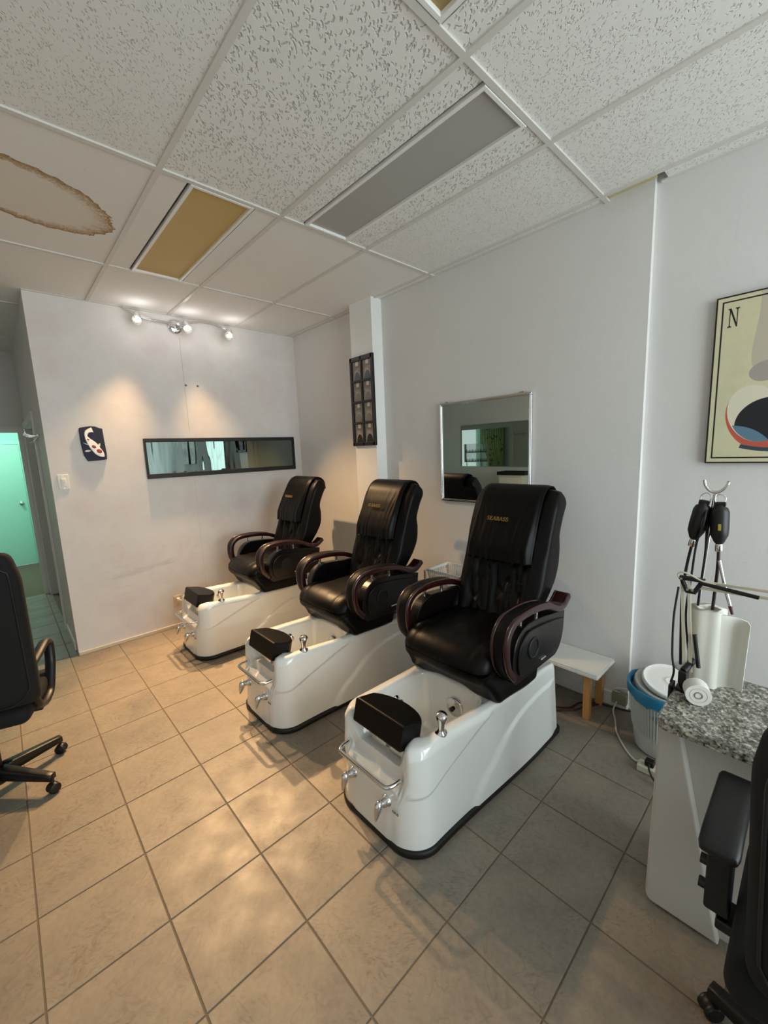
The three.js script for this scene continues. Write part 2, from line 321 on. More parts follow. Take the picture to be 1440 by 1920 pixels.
  mesh('plain_soffit', span(R.left, 0.42, R.height + 0.001, R.height + 0.05, -8.8, R.far - T), M.white, c);
  const y0 = R.height + 0.002, y1 = R.height + 0.018, e = 0.002;
  const fixtures = new Set(['4,3', '5,4', '4,5']);
  for (let i = 0; i + 1 < CX.length; i++) for (let j = 0; j + 1 < CZ.length; j++) {
    let [xa, xb, za, zb] = [CX[i] + e, CX[i + 1] - e, CZ[j] + e, CZ[j + 1] - e];
    if (za < R.back && xa > 0.35) { if (zb < R.back) continue; za = R.back + e; }
    else if (zb <= R.back && xb > 0.3) xb = 0.3;
    if (i === 3 && zb < R.back && xb > 0.3) xb = 0.3;
    if (xb - xa < 0.01) continue;
    const m = j <= 3 ? mC : (i >= 6 || (i >= 4 && j >= 5)) ? mB : (i >= 4 ? mA : mB);
    if (fixtures.has(i + ',' + j)) {
      const w = i === 5 ? [1.455, 1.755] : [0.845, 1.165];
      mesh('ceiling_tile', span(xa, w[0] - 0.012, y0, y1, za, zb), j === 3 ? mC : mA, c); mesh('ceiling_tile', span(w[1] + 0.012, xb, y0, y1, za, zb), j === 3 ? mC : mA, c);
      continue;
    }
    if (i === 3 && j === 3) { const g = span(xa, xb, y0, y1, za, zb), p = g.attributes.position, uv = g.attributes.uv; for (let k = 0; k < p.count; k++) uv.setXY(k, (p.getX(k) - 0.0921) / 0.6096, (p.getZ(k) + 3.373) / 1.2192); mesh('ceiling_tile', g, mS, c).userData.label = 'tile with a brown ringed water stain'; continue; }
    if (i === 7 && j === 5) { // the cut strip by the wall is yellowed and short of one end
      mesh('ceiling_tile', span(xa, STEP, y0, y1, -0.66, zb), mB, c); mesh('ceiling_tile', span(xa, R.right, y0 + 0.01, y1, za, -0.70), std(0xcfc39c, 0.9), c).userData.label = 'yellowed offcut strip'; continue;
    }
    mesh('ceiling_tile', span(xa, xb, y0, y1, za, zb), m, c);
  }
  const bar = (x0, x1, z0, z1) => { const g = [span(x0, x1, R.height - 0.006, R.height + 0.004, z0, z1)]; return mesh('grid_bar', g, M.tee, c); };
  const h = 0.012;
  for (let j = 1; j + 1 < CZ.length; j++) bar(R.left, CZ[j] < R.back ? 0.3 : STEP, CZ[j] - h, CZ[j] + h);
  for (let i = 1; i + 1 < CX.length; i++) for (let j = 0; j + 1 < CZ.length; j++) {
    if (CZ[j + 1] <= R.back && CX[i] > 0.3) continue;
    const za = CX[i] > 0.3 ? Math.max(CZ[j], R.back) : CZ[j];
    bar(CX[i] - h, CX[i] + h, za + h, CZ[j + 1] - h);
  }
  mesh('edge_trim', [span(0.3, R.right, R.height - 0.004, R.height + 0.004, R.back, R.back + 0.018), span(R.right - 0.016, R.right, R.height - 0.004, R.height + 0.004, R.back, -0.96), span(STEP - 0.016, STEP, R.height - 0.004, R.height + 0.004, -0.69, R.front)], M.tee, c);
}
// the three fluorescent troffers, all switched off
function troffer(x0, x1, z0, z1, mat, label) {
  const t = thing('ceiling_light', label, 'ceiling light', [(x0 + x1) / 2, R.height, (z0 + z1) / 2]);
  const a = (x1 - x0) / 2, b = (z1 - z0) / 2, f = 0.018;
  mesh('frame', [rounded(-a, -a + f, -0.008, 0.012, -b, b, 0.003), rounded(a - f, a, -0.008, 0.012, -b, b, 0.003), rounded(-a + f, a - f, -0.008, 0.012, -b, -b + f, 0.003), rounded(-a + f, a - f, -0.008, 0.012, b - f, b, 0.003)], M.gloss, t);
  mesh('diffuser', span(-a + f, a - f, 0.006, 0.010, -b + f, b - f), mat, t);
  mesh('housing', span(-a + f, a - f, 0.014, 0.04, -b + f, b - f), M.whitePaint, t);
  return t;
}
troffer(0.845, 1.165, -3.36, -2.168, std(0xcbae6c, 0.55), 'switched-off ceiling light with a yellowed amber diffuser');
troffer(1.455, 1.755, -2.14, -0.95, std(0xacaaa6, 0.45), 'switched-off ceiling light with a long grey diffuser');
troffer(0.845, 1.165, -0.92, 0.27, std(0xa08a58, 0.55), 'switched-off ceiling light cut off by the top edge of the picture');

// ---------------------------------------------------------------- pedicure chairs (u runs from the tub's front to the wall, w across, y up)
const serif = await new FontLoader().loadAsync('fonts/droid/droid_serif_regular.typeface.json');
const sans = await new FontLoader().loadAsync('fonts/droid/droid_sans_bold.typeface.json');
function lettering(font, text, size, depth) { const g = new TextGeometry(text, { font, size, depth, curveSegments: 3, bevelEnabled: false }); g.computeBoundingBox(); const b = g.boundingBox; return g.translate(-(b.min.x + b.max.x) / 2, -(b.min.y + b.max.y) / 2, 0); }
// points round a rectangle with rounded corners: front edge centre first, towards +w; n points a side piece
function rimLoop(u0, u1, hwF, hwB, rf, rb) {
  const pts = [], arc = 12, fr = 26, sd = 44, bk = 14;
  const half = (sgn) => {
    const h = [];
    for (let i = 0; i < fr; i++) h.push([u0, (hwF - rf) * i / fr]);
    for (let i = 0; i < arc; i++) { const t = i / arc * Math.PI / 2; h.push([u0 + rf - rf * Math.cos(t), hwF - rf + rf * Math.sin(t)]); }
    for (let i = 0; i < sd; i++) { const t = i / sd; h.push([lerp(u0 + rf, u1 - rb, t), lerp(hwF, hwB, sstep(0, 0.8, t))]); }
    for (let i = 0; i < arc; i++) { const t = i / arc * Math.PI / 2; h.push([u1 - rb + rb * Math.sin(t), hwB - rb + rb * Math.cos(t)]); }
    for (let i = 0; i <= bk; i++) h.push([u1, (hwB - rb) * (1 - i / bk)]);
    return h.map(([u, w]) => [u, sgn * w]);
  };
  const a = half(1), b = half(-1); pts.push(...a, ...b.slice(1, -1).reverse()); return pts;
}
function tubShell() {
  const seamY = knots([[0, 0.255], [0.06, 0.253], [0.15, 0.27], [0.27, 0.315], [0.42, 0.365], [0.56, 0.41], [0.66, 0.455]]);
  const swooshU = knots([[0, 0.37], [0.05, 0.39], [0.12, 0.45], [0.17, 0.53], [0.23, 0.61], [0.28, 0.70], [0.315, 0.82], [0.325, 0.95], [0.33, 1.3]]);
  const rimY = knots([[0, 0.45], [0.1, 0.458], [0.3, 0.452], [0.55, 0.435], [0.75, 0.43], [1.1, 0.425], [1.2, 0.40]]);
  const notch = (u, w) => sstep(0.215, 0.15, Math.abs(w)) * sstep(0.25, 0.16, u);
  const outer = (ins) => rimLoop(0.0 + ins, 1.19 - ins * 0.6, 0.272 - ins, 0.308 - ins, 0.13 - ins * 0.4, 0.05);
  const inner = (ins) => rimLoop(0.118 + ins, 0.60 - ins, 0.18 - ins, 0.195 - ins, 0.09 - ins * 0.3, 0.08 - ins * 0.3);
  const rings = [], base = outer(0), N = base.length, tops = base.map(([u, w]) => lerp(rimY(u), 0.325, notch(u, w)));
  const L = 46;
  for (let l = 0; l <= L; l++) {
    const f = l / L;
    rings.push(base.map(([u, w], k) => {
      const top = tops[k] - 0.035, y = lerp(0.028, top, f), nt = notch(u, w);
      let ins = 0.026 * (y / 0.45) + 0.018 * sstep(0.12, 0.0, y) * 0;
      const aw = Math.abs(w), onSide = sstep(0.09, 0.14, aw);
      ins += 0.008 * sstep(0.003, -0.003, y - seamY(u)) * onSide * (1 - nt * 0.5);           // lower shell sits back under the seam
      const su = u - swooshU(y); ins -= 0.011 * sstep(-0.012, 0.03, su) * sstep(0.2, 0.26, aw) * sstep(1.16, 1.05, u);   // swept rear panel
      ins += 0.045 * nt * sstep(0.265, 0.30, y);                                              // chamfer under the tray
      const cx = clamp(u, 0.14, 1.1), nx = u - cx, nw = w - clamp(w, -0.14, 0.14) , l2 = Math.hypot(nx, nw) || 1;
      return [u - nx / l2 * ins, y, w - nw / l2 * ins];
    }));
  }
  const o1 = outer(0.031), o2 = outer(0.044), i0 = inner(-0.022), i1 = inner(-0.008), i2 = inner(0.002), i3 = inner(0.03), i4 = inner(0.055), i5 = inner(0.11);
  const put = (loop, dy, abs, pull = 0) => rings.push(loop.map(([u, w], k) => { const nt = notch(base[k][0], base[k][1]); const y = abs ?? lerp(rimY(u), 0.34, nt) + dy * (1 - 0.5 * nt); return [u + pull * nt, y, w]; }));
  put(o1, -0.010, undefined, 0.03); put(o2, 0.0, undefined, 0.02); put(i0, -0.001); put(i1, -0.006); put(i2, -0.022); put(i3, 0, 0.24); put(i4, 0, 0.16); put(i5, 0, 0.135);
  return loft(rings, { capB: true });
}
function crease(w, y) { const q = 1 - Math.abs(2 * fbm(w * 30 + 9 + y * 6, y * 4.5 + 4 - w * 7, 64, 2, 13) - 1); return sstep(0.215, 0.17, Math.abs(w)) * (0.022 * (q * q * q - 0.5)) + 0.006 * (fbm(w * 34 + 30, y * 12 + 14, 64, 3, 29) - 0.5); }
const backFront = knots([[0.60, 0.875], [0.70, 0.915], [0.85, 0.985], [1.0, 1.04], [1.15, 1.095], [1.28, 1.15], [1.33, 1.185], [1.36, 1.22]]);
const backRear = knots([[0.60, 1.03], [0.76, 1.115], [0.94, 1.235], [1.05, 1.25], [1.13, 1.24], [1.22, 1.275], [1.29, 1.315], [1.33, 1.31], [1.36, 1.27]]);
function backShell() {
  const rings = [], n = 150, L = 90;
  for (let l = 0; l <= L; l++) {
    const y = lerp(0.60, 1.36, 1 - (1 - l / L) ** 1.15), uf = backFront(y), ub = backRear(y), hw = lerp(0.225, 0.262, sstep(0.62, 0.9, y)) - 0.02 * sstep(1.28, 1.38, y), c = (uf + ub) / 2, hu = (ub - uf) / 2, ring = [];
    const e = 0.33, fine = [], run = [0], D = 1440;                    // squarish section, points spaced evenly round it
    for (let k = 0; k <= D; k++) { const t = k / D * 2 * Math.PI, ct = Math.cos(t), st = Math.sin(t); fine.push([-hu * Math.sign(ct) * Math.abs(ct) ** e, hw * Math.sign(st) * Math.abs(st) ** e]); if (k) run.push(run[k - 1] + Math.hypot(fine[k][0] - fine[k - 1][0], fine[k][1] - fine[k - 1][1])); }
    for (let k = 0, q = 0; k < n; k++) {
      const goal = k / n * run[D]; while (q < D - 1 && run[q + 1] < goal) q++;
      const g = (goal - run[q]) / (run[q + 1] - run[q] || 1), w = lerp(fine[q][1], fine[q + 1][1], g); let du = lerp(fine[q][0], fine[q + 1][0], g), u = c + du;
      const ct = -du / hu;
      if (ct > 0.5) { const f = sstep(0.5, 0.9, ct), aw = Math.abs(w); u += f * (0.022 * sstep(0.19, 0.14, aw) + crease(w, y) * sstep(1.3, 1.1, y)); }   // centre sits between two side bolsters
      ring.push([u, y, w]);
    }
    rings.push(ring);
  }
  const top = rings[rings.length - 1], cu = top.reduce((s, p) => s + p[0], 0) / n;
  for (const [s, dy] of [[0.86, 0.010], [0.6, 0.018], [0.25, 0.021]]) rings.push(top.map(([u, , w]) => [cu + (u - cu) * s, 1.36 + dy, w * s]));
  return loft(rings, { capA: true, capB: true });
}
function headCover() {                                              // leather flap hung over the top of the back
  const lower = -0.015, path = [[1.015, 0.995], [1.03, 1.06], [1.052, 1.12], [1.074, 1.18], [1.098, 1.24], [1.122, 1.29], [1.152, 1.345], [1.19, 1.386], [1.235, 1.405], [1.285, 1.396], [1.325, 1.355], [1.335, 1.29]], nS = 56, nW = 64, a = knots(path.map((p, i) => [i, p[0]])), b = knots(path.map((p, i) => [i, p[1]])), front = [], back = [];
  for (let i = 0; i <= nS; i++) {
    const s = i / nS * (path.length - 1), rowF = [], rowB = [];
    for (let j = 0; j <= nW; j++) {
      const v = j / nW * 2 - 1, hw = lerp(0.205, 0.195, i / nS), w = hw * v - 0.012, edge = sstep(1, 0.86, Math.abs(v));
      const fan = v * (1 + 0.35 * sstep(7, 2, s)), fold = 0.0045 * (Math.sin(fan * 17 + 4 * fbm(fan * 2 + 3, s * 0.2, 64, 2, 5)) * 0.3 * fbm(fan * 3 + 9, 1, 64, 2, 71) + (fbm(fan * 9 + 18, s * 0.3 + 2, 64, 3, 19) - 0.5) * 2) * sstep(9.5, 6, s) * edge;
      const lift = 0.014 * edge + 0.002, nx = -Math.cos(s / 11 * Math.PI * 0.95 + 0.15), ny = Math.sin(s / 11 * Math.PI * 0.95 + 0.15) * 0.8;
      const bulge = 0.012 * sstep(0, 1.5, s) * sstep(4, 2, s) * edge;
      rowF.push([a(s) + nx * (lift + fold + bulge) + 0.012 * (1 - edge), b(s) + lower + ny * (lift + fold) * 0.6, w]); rowB.push([a(s) + 0.012, b(s) + lower - 0.006, w]);
    }
    front.push(rowF); back.push(rowB);
  }
  return loft(front.map((r, i) => [...r, ...back[i].slice().reverse()]), { capA: true, capB: true });
}
const ARM = [[0.60, 0.56], [0.548, 0.625], [0.528, 0.71], [0.542, 0.80], [0.60, 0.852], [0.70, 0.868], [0.83, 0.862], [0.95, 0.838], [1.05, 0.795], [1.10, 0.79], [1.165, 0.83]];
function armStrip(path, w0, w1, thick, rise = 0) {                  // flat bent strip between w0 and w1
  const cu = new THREE.CatmullRomCurve3(path.map(([u, y]) => V(u, y, 0))), n = 60, rings = [], e = 0.006;
  for (let i = 0; i <= n; i++) {
    const p = cu.getPointAt(i / n), t = cu.getTangentAt(i / n), nx = -t.y, ny = t.x, a = rise, b = rise - thick;
    const at = (k, w) => [p.x + nx * k, p.y + ny * k, w];
    rings.push([at(a - e, w0), at(a, w0 + e), at(a, w1 - e), at(a - e, w1), at(b + e, w1), at(b, w1 - e), at(b, w0 + e), at(b + e, w0)]);
  }
  return loft(rings, { capA: true, capB: true });
}
function sidePanelShape(g = 0) {
  const s = new THREE.Shape(); s.moveTo(0.625 + g, 0.555 + g); s.quadraticCurveTo(0.605 + g, 0.63, 0.628 + g, 0.70); s.quadraticCurveTo(0.66 + g, 0.775 - g, 0.75, 0.785 - g); s.quadraticCurveTo(0.95, 0.775 - g, 1.135 - g, 0.735 - g); s.lineTo(1.125 - g, 0.64); s.quadraticCurveTo(1.10 - g, 0.545 + g, 1.03, 0.53 + g); s.lineTo(0.66 + g, 0.53 + g); s.quadraticCurveTo(0.635 + g, 0.53 + g, 0.625 + g, 0.555 + g); return s;
}
function makePedicureChair(label, pos) {
  const t = thing('pedicure_chair', label, 'chair', pos, 0, 'pedicure spa chairs');
  const tub = mesh('foot_tub', tubShell(), M.acrylic, t); tub.userData.label = 'glossy white foot tub';
  const loopA = rimLoop(-0.001, 1.194, 0.275, 0.312, 0.132, 0.05), loopB = rimLoop(0.006, 1.188, 0.268, 0.304, 0.13, 0.05);
  mesh('base_trim', loft([loopB.map(([u, w]) => [u, 0.001, w]), loopA.map(([u, w]) => [u, 0.004, w]), loopA.map(([u, w]) => [u, 0.024, w]), loopB.map(([u, w]) => [u, 0.032, w])], { capA: true, capB: true }), M.black, t);
  // front: tray bar, two lever taps and the word by the right one
  mesh('towel_bar', tube([[0.03, 0.318, -0.165], [-0.004, 0.318, -0.163], [-0.03, 0.317, -0.15], [-0.036, 0.316, -0.12], [-0.036, 0.316, 0], [-0.036, 0.316, 0.12], [-0.03, 0.317, 0.15], [-0.004, 0.318, 0.163], [0.03, 0.318, 0.165]], 0.0085, 70, 10), M.chrome, t);
  for (const w of [-0.118, 0.10]) {
    const tap = mesh('tap', [lathe([[0, -0.012], [0.026, -0.012], [0.026, -0.004], [0.02, 0.004], [0.016, 0.02], [0, 0.024]]).rotateZ(Math.PI / 2).translate(0.006, 0.2, w)], M.chrome, t);
    mesh('lever', lathe([[0, 0.026], [0.014, 0.022], [0.021, 0.008], [0.02, -0.008], [0.014, -0.03], [0.007, -0.05], [0, -0.06]], 18).scale(1, 1, 0.8).rotateZ(-0.35).translate(-0.034, 0.2, w), M.chrome, tap);
  }
  mesh('tap_lettering', lettering(sans, 'COLD', 0.0105, 0.001).rotateY(-Math.PI / 2).rotateX(-0.05).translate(0.0085, 0.178, 0.152), M.ink, t);
  // rim: two diverter handles, jet inside
  mesh('spout', lathe([[0, 0.05], [0.012, 0.05], [0.018, 0.044], [0.016, 0.03], [0.013, 0.016], [0.022, 0.012], [0.026, 0.004], [0.026, -0.02]], 22).rotateX(Math.PI / 2).translate(0.35, 0.362, -0.185), M.chrome, t);
  for (const [w, du, dy] of [[0.218, 0, 0]]) mesh('diverter', lathe([[0, -0.012], [0.02, -0.012], [0.022, 0.002], [0.014, 0.006], [0.011, 0.02], [0.014, 0.042], [0.02, 0.062], [0.021, 0.074], [0.016, 0.084], [0, 0.088]], 20).scale(1.2, 1.05, 1.2).rotateX(w > 0 ? 0.08 : -0.08).translate(0.225 + du, 0.456 + dy, w), M.chrome, t);
  const jet = mesh('jet', lathe([[0, 0.016], [0.024, 0.015], [0.03, 0.008], [0.046, 0.008], [0.05, 0.0], [0.05, -0.02]], 28).rotateZ(Math.PI / 2).translate(0.575, 0.305, 0.02), M.chrome, t);
  mesh('nozzle', lathe([[0.012, 0.02], [0.012, 0.03], [0.004, 0.032], [0, 0.026]], 14).rotateZ(Math.PI / 2).translate(0.575, 0.305, 0.02), M.black, jet);
  // footrest
  {
    const s = new THREE.Shape(); s.moveTo(-0.136, 0); s.lineTo(0.136, 0); s.lineTo(0.142, 0.09); s.quadraticCurveTo(0.10, 0.148, 0, 0.154); s.quadraticCurveTo(-0.10, 0.148, -0.142, 0.09); s.closePath();
    const g = new THREE.ExtrudeGeometry(s, { depth: 0.085, bevelEnabled: true, bevelSize: 0.012, bevelThickness: 0.012, bevelSegments: 4, curveSegments: 16 });
    const q = g.attributes.position; for (let i = 0; i < q.count; i++) q.setXYZ(i, q.getY(i), q.getZ(i), q.getX(i));   // plan (w, u) and height to (u, y, w)
    g.computeVertexNormals();
    g.rotateZ(-0.25).translate(0.052, 0.438, 0.012);
    const f = mesh('footrest', g, M.leather, t); f.userData.label = 'black padded footrest';
    mesh('footrest_post', [rod([0.13, 0.33, 0], [0.13, 0.42, 0], 0.016), rounded(0.09, 0.19, 0.396, 0.412, -0.07, 0.07, 0.004)], M.chrome, t);
  }
  // seat
  mesh('seat_cushion', softBlock(0.52, 0.15, 0.52, 0.055, 46, 16, 46, ([x, y, z]) => {
    const fr = sstep(-0.12, -0.26, x), top = y > 0 ? 1 : 0; let yy = y - 0.035 * fr * fr * (top ? 1 : 0.2) + top * 0.014 * (1 - (z / 0.26) ** 2);
    yy -= top * 0.006 * (Math.exp(-(((Math.abs(z) - 0.165) / 0.008) ** 2))); if (top) yy += 0.006 * (fbm(x * 12 + 5, z * 12 + 9, 64, 3, 3) - 0.5);
    return [x - 0.02 * (1 - (z / 0.26) ** 2) * fr + 0.74, yy + 0.612, z];
  }), M.leather, t);
  {
    const hoop = (u0, u1, hf, hb, y, r) => rimLoop(u0, u1, hf, hb, r, 0.03).map(([u, w]) => [u, y, w]);
    const rings = [[0.485, 0.98, 0.25, 0.27, 0.60, 0.05], [0.49, 0.98, 0.262, 0.285, 0.565, 0.05], [0.515, 0.96, 0.272, 0.292, 0.53, 0.045], [0.545, 0.93, 0.28, 0.296, 0.49, 0.04], [0.565, 0.915, 0.282, 0.298, 0.45, 0.035], [0.575, 0.91, 0.275, 0.292, 0.436, 0.03]].map((a) => hoop(a[0], a[1], a[2], a[3], a[4], a[5]));
    for (const [k, r] of rings.entries()) for (const p of r) { const fold = 0.006 * Math.sin(p[2] * 40 + p[0] * 33 + k) * (k / 5); p[1] += (k >= 3 ? 0.02 * sstep(0.2, 0.0, Math.abs(p[2])) * (p[0] < 0.62 ? 1 : 0) : 0); p[0] += fold * 0.5; }
    mesh('seat_skirt', loft(rings, { capB: true }), M.leather, t);
  }
  mesh('backrest', backShell(), M.leather, t);
  const cover = mesh('head_cover', headCover(), M.leather, t);
  mesh('embroidery', lettering(serif, 'SEABASS', 0.0225, 0.002).rotateY(-Math.PI / 2).rotateZ(-0.38).translate(1.058, 1.215, -0.03), M.gold, cover);
  mesh('seat_hinge', span(0.86, 1.06, 0.43, 0.62, -0.2, 0.2), M.black, t);
  for (const s of [-1, 1]) {
    const W = (a, b) => (s > 0 ? [a, b] : [-b, -a]);
    const arm = mesh('arm_pad', armStrip(ARM.slice(0, 8), ...W(0.272, 0.322), 0.026, -0.001), M.matteLeather, t);
    mesh('arm_rail', armStrip(ARM, ...W(0.255, 0.275), 0.034), M.wood, arm); mesh('arm_rail', armStrip(ARM, ...W(0.319, 0.343), 0.034), M.wood, arm);
    mesh('arm_tip', armStrip(ARM.slice(7), ...W(0.26, 0.338), 0.03, -0.001), M.wood, arm);
    const d = 0.05, g = new THREE.ExtrudeGeometry(sidePanelShape(), { depth: d, bevelEnabled: true, bevelSize: 0.006, bevelThickness: 0.006, bevelSegments: 3, curveSegments: 12 }); g.translate(0, 0, s > 0 ? 0.272 : -0.272 - d);
    const panel = mesh('side_panel', g, M.darkPanel, t);
    const g2 = new THREE.ExtrudeGeometry(sidePanelShape(0.03), { depth: 0.008, bevelEnabled: true, bevelSize: 0.004, bevelThickness: 0.004, bevelSegments: 2, curveSegments: 12 }); g2.translate(0, 0, s > 0 ? 0.327 : -0.335);
    mesh('panel_inlay', g2, M.darkPanel, panel);
    mesh('round_recess', [new THREE.TorusGeometry(0.046, 0.007, 10, 32).translate(0.775, 0.665, s * 0.34), new THREE.CylinderGeometry(0.044, 0.044, 0.012, 32).rotateX(Math.PI / 2).translate(0.775, 0.665, s * 0.334)], M.black, panel);
    mesh('pull', rounded(0.845, 0.895, 0.573, 0.583, ...W(0.335, 0.348), 0.004), M.chrome, panel);
    for (const [u, y] of [[0.72, 0.80], [0.875, 0.795]]) mesh('spacer', rod([u, y - 0.03, s * 0.3], [u, y + 0.03, s * 0.3], 0.008), M.chrome, arm);
  }
  return t;
}
const chairA = makePedicureChair('pedicure chair with white foot tub nearest the camera, in front of the wall mirror', [0.98, 0, -1.225]);
copyOf(chairA, [0.98, 0, -2.28], 0, 'pedicure chair with white foot tub in the middle of the row of three');
copyOf(chairA, [0.98, 0, -3.53], 0, 'pedicure chair with white foot tub farthest back, beside the rear wall outlet');

// ---------------------------------------------------------------- track light on the rear wall
{
  const t = thing('track_light', 'chrome wave-shaped track light with three lit spot heads high on the rear wall', 'track light', [1.38, 2.815, R.back]);
  const bar = [[-0.434, 0.067, 0.06], [-0.39, 0.045, 0.07], [-0.33, 0.018, 0.078], [-0.2, 0.0, 0.08], [-0.03, 0.0, 0.08], [0.08, 0.03, 0.08], [0.19, 0.052, 0.08], [0.3, 0.055, 0.08], [0.40, 0.035, 0.08], [0.46, 0.01, 0.08]];
  mesh('canopy', lathe([[0.062, 0], [0.062, 0.012], [0.056, 0.02], [0.03, 0.026], [0, 0.028]], 36).rotateX(Math.PI / 2).translate(-0.02, 0, 0.001), M.chrome, t);
  mesh('stem', rod([-0.02, 0.002, 0.02], [-0.02, 0.002, 0.08], 0.008), M.chrome, t);
  mesh('bar', tube(bar, 0.0055, 90, 8), M.chrome, t); mesh('bar', tube(bar.map(([x, y, z]) => [x, y + 0.012, z]), 0.0035, 90, 8), M.chrome, t);
  const glow = new THREE.MeshStandardMaterial({ color: 0xfff3dd, emissive: new THREE.Color().setRGB(1.0, 0.83, 0.6), emissiveIntensity: 9 });
  const warm = new THREE.Color().setRGB(1.0, 0.62, 0.3), frosted = phys(0xffffff, 0.35, { transmission: 0.9, thickness: 0 });
  // [x, y, direction], lit heads: the outer ones wash the wall and the floor in front of it
  for (const [x, y, dir, power, cone, soft] of [[-0.352, 0.012, [-0.2, -0.88, 0.38], 36, 0.72, 0.45], [0.045, 0.005, [0.1, -0.88, 0.38], 36, 0.72, 0.45], [0.44, 0.0, [-0.35, -0.84, 0.43], 80, 0.56, 0.7]]) {
    const d = V(...dir).normalize(), q = new THREE.Quaternion().setFromUnitVectors(V(0, -1, 0), d), place = (g) => g.applyQuaternion(q).translate(x, y - 0.01, 0.115);
    const head = mesh('spot_head', place(lathe([[0, 0.05], [0.012, 0.05], [0.018, 0.042], [0.026, 0.02], [0.034, -0.01], [0.037, -0.022], [0.034, -0.022], [0.022, 0.02], [0.006, 0.04]], 28)), M.chrome, t);
    mesh('swivel', rod([x, y + 0.004, 0.08], [x, y + 0.02, 0.11], 0.006), M.chrome, head);
    mesh('glass_shade', place(lathe([[0.034, -0.02], [0.036, -0.04], [0.028, -0.058], [0.024, -0.06]], 24)), frosted, head);
    const b = mesh('bulb', place(lathe([[0, -0.052], [0.012, -0.049], [0.02, -0.042], [0.022, -0.034], [0.012, -0.02], [0, -0.015]], 18)), glow, head); b.castShadow = false;
    const s = new THREE.SpotLight(warm, power, 0, cone, soft, 2); s.name = 'spot_beam'; s.castShadow = true; s.shadow.radius = 1.2;
    const from = V(x, y - 0.01, 0.115).addScaledVector(d, 0.064); s.position.copy(from); s.target.position.copy(from).addScaledVector(d, 1); head.add(s, s.target);
    const leak = new THREE.PointLight(new THREE.Color().setRGB(1, 0.95, 0.92), 0.1); leak.name = 'spill_light'; leak.castShadow = true; leak.position.set(x, y - 0.035, 0.2); head.add(leak);   // what leaves through the glass shade
  }
}

// ---------------------------------------------------------------- things on the rear wall
{ // long black framed mirror
  const t = thing('long_mirror', 'long narrow black framed mirror on the rear wall', 'mirror', [1.7435, 1.447, R.back]);
  const a = 0.762, h = 0.361;
  mesh('frame', [rounded(-a, a, 0, 0.042, 0.002, 0.034, 0.004), rounded(-a, a, h - 0.034, h, 0.002, 0.034, 0.004), rounded(-a, -a + 0.016, 0.042, h - 0.034, 0.002, 0.034, 0.004), rounded(a - 0.016, a, 0.042, h - 0.034, 0.002, 0.034, 0.004)], std(0x070908, 0.5), t);
  const gl = span(-a + 0.014, a - 0.014, 0.04, h - 0.032, 0.008, 0.014); gl.rotateX(0.0); mesh('mirror_glass', gl, M.darkGlass, t);
}
{ // koi plaque
  const t = thing('koi_plaque', 'small dark blue ceramic plaque with a white and red koi on the rear wall', 'plaque', [0.605, 1.77, R.back + 0.002]);
  const s = new THREE.Shape(); const P = [[-0.075, 0.118], [-0.07, 0.127], [0, 0.14], [0.03, 0.138], [0.06, 0.125], [0.078, 0.12], [0.08, 0.03], [0.086, -0.08], [0.083, -0.128], [0.03, -0.136], [-0.045, -0.138], [-0.066, -0.09], [-0.074, 0]];
  P.forEach(([x, y], i) => (i ? s.lineTo(x, y) : s.moveTo(x, y))); s.closePath();
  const ex = (sh, d, b) => new THREE.ExtrudeGeometry(sh, { depth: d, bevelEnabled: true, bevelSize: b, bevelThickness: b, bevelSegments: 2, curveSegments: 10 });
  const glaze = dataTexture(128, 128, (u, v) => { const n = fbm(u * 6, v * 6, 6, 4, 9); return [10 + 20 * n, 13 + 26 * n, 28 + 52 * n]; }); glaze.repeat.set(4, 4);
  mesh('slab', ex(s, 0.014, 0.004), std(0xffffff, 0.6, { map: glaze }), t);
  const f = new THREE.Shape(); f.moveTo(-0.045, 0.06); f.quadraticCurveTo(-0.05, 0.1, -0.02, 0.115); f.lineTo(0.002, 0.128); f.lineTo(0.012, 0.095); f.quadraticCurveTo(-0.028, 0.102, -0.034, 0.06); f.quadraticCurveTo(-0.02, 0.04, 0.005, 0.02); f.quadraticCurveTo(0.03, 0, 0.045, -0.04); f.quadraticCurveTo(0.072, -0.08, 0.066, -0.108); f.quadraticCurveTo(0.04, -0.11, 0.012, -0.085); f.quadraticCurveTo(-0.015, -0.05, -0.03, -0.005); f.quadraticCurveTo(-0.045, 0.03, -0.045, 0.06);
  const fish = mesh('koi', ex(f, 0.005, 0.004).translate(0, 0, 0.018), phys(0xefe8d8, 0.3, { clearcoat: 0.5 }), t);
  const fin = (x0, y0, x1, y1, k) => { const q = new THREE.Shape(); q.moveTo(x0, y0); q.quadraticCurveTo((x0 + x1) / 2 - k, (y0 + y1) / 2 + k, x1, y1); q.quadraticCurveTo((x0 + x1) / 2 + k, (y0 + y1) / 2 - k, x0, y0); return ex(q, 0.003, 0.002).translate(0, 0, 0.018); };
  for (const a of [[-0.02, -0.055, -0.058, -0.062, 0.01], [-0.03, -0.01, -0.062, 0.008, 0.008], [0.036, -0.03, 0.05, 0.0, 0.009]]) mesh('fin', fin(...a), M.white, fish);
  mesh('red_patch', [[0.005, -0.025, 0.016, 0.012], [0.038, -0.062, 0.02, 0.016], [-0.028, 0.035, 0.008, 0.006]].map(([x, y, a, b]) => new THREE.SphereGeometry(1, 14, 8).scale(a, b, 0.004).rotateZ(-0.6).translate(x, y, 0.0275)), phys(0xa8311c, 0.35), fish);
}
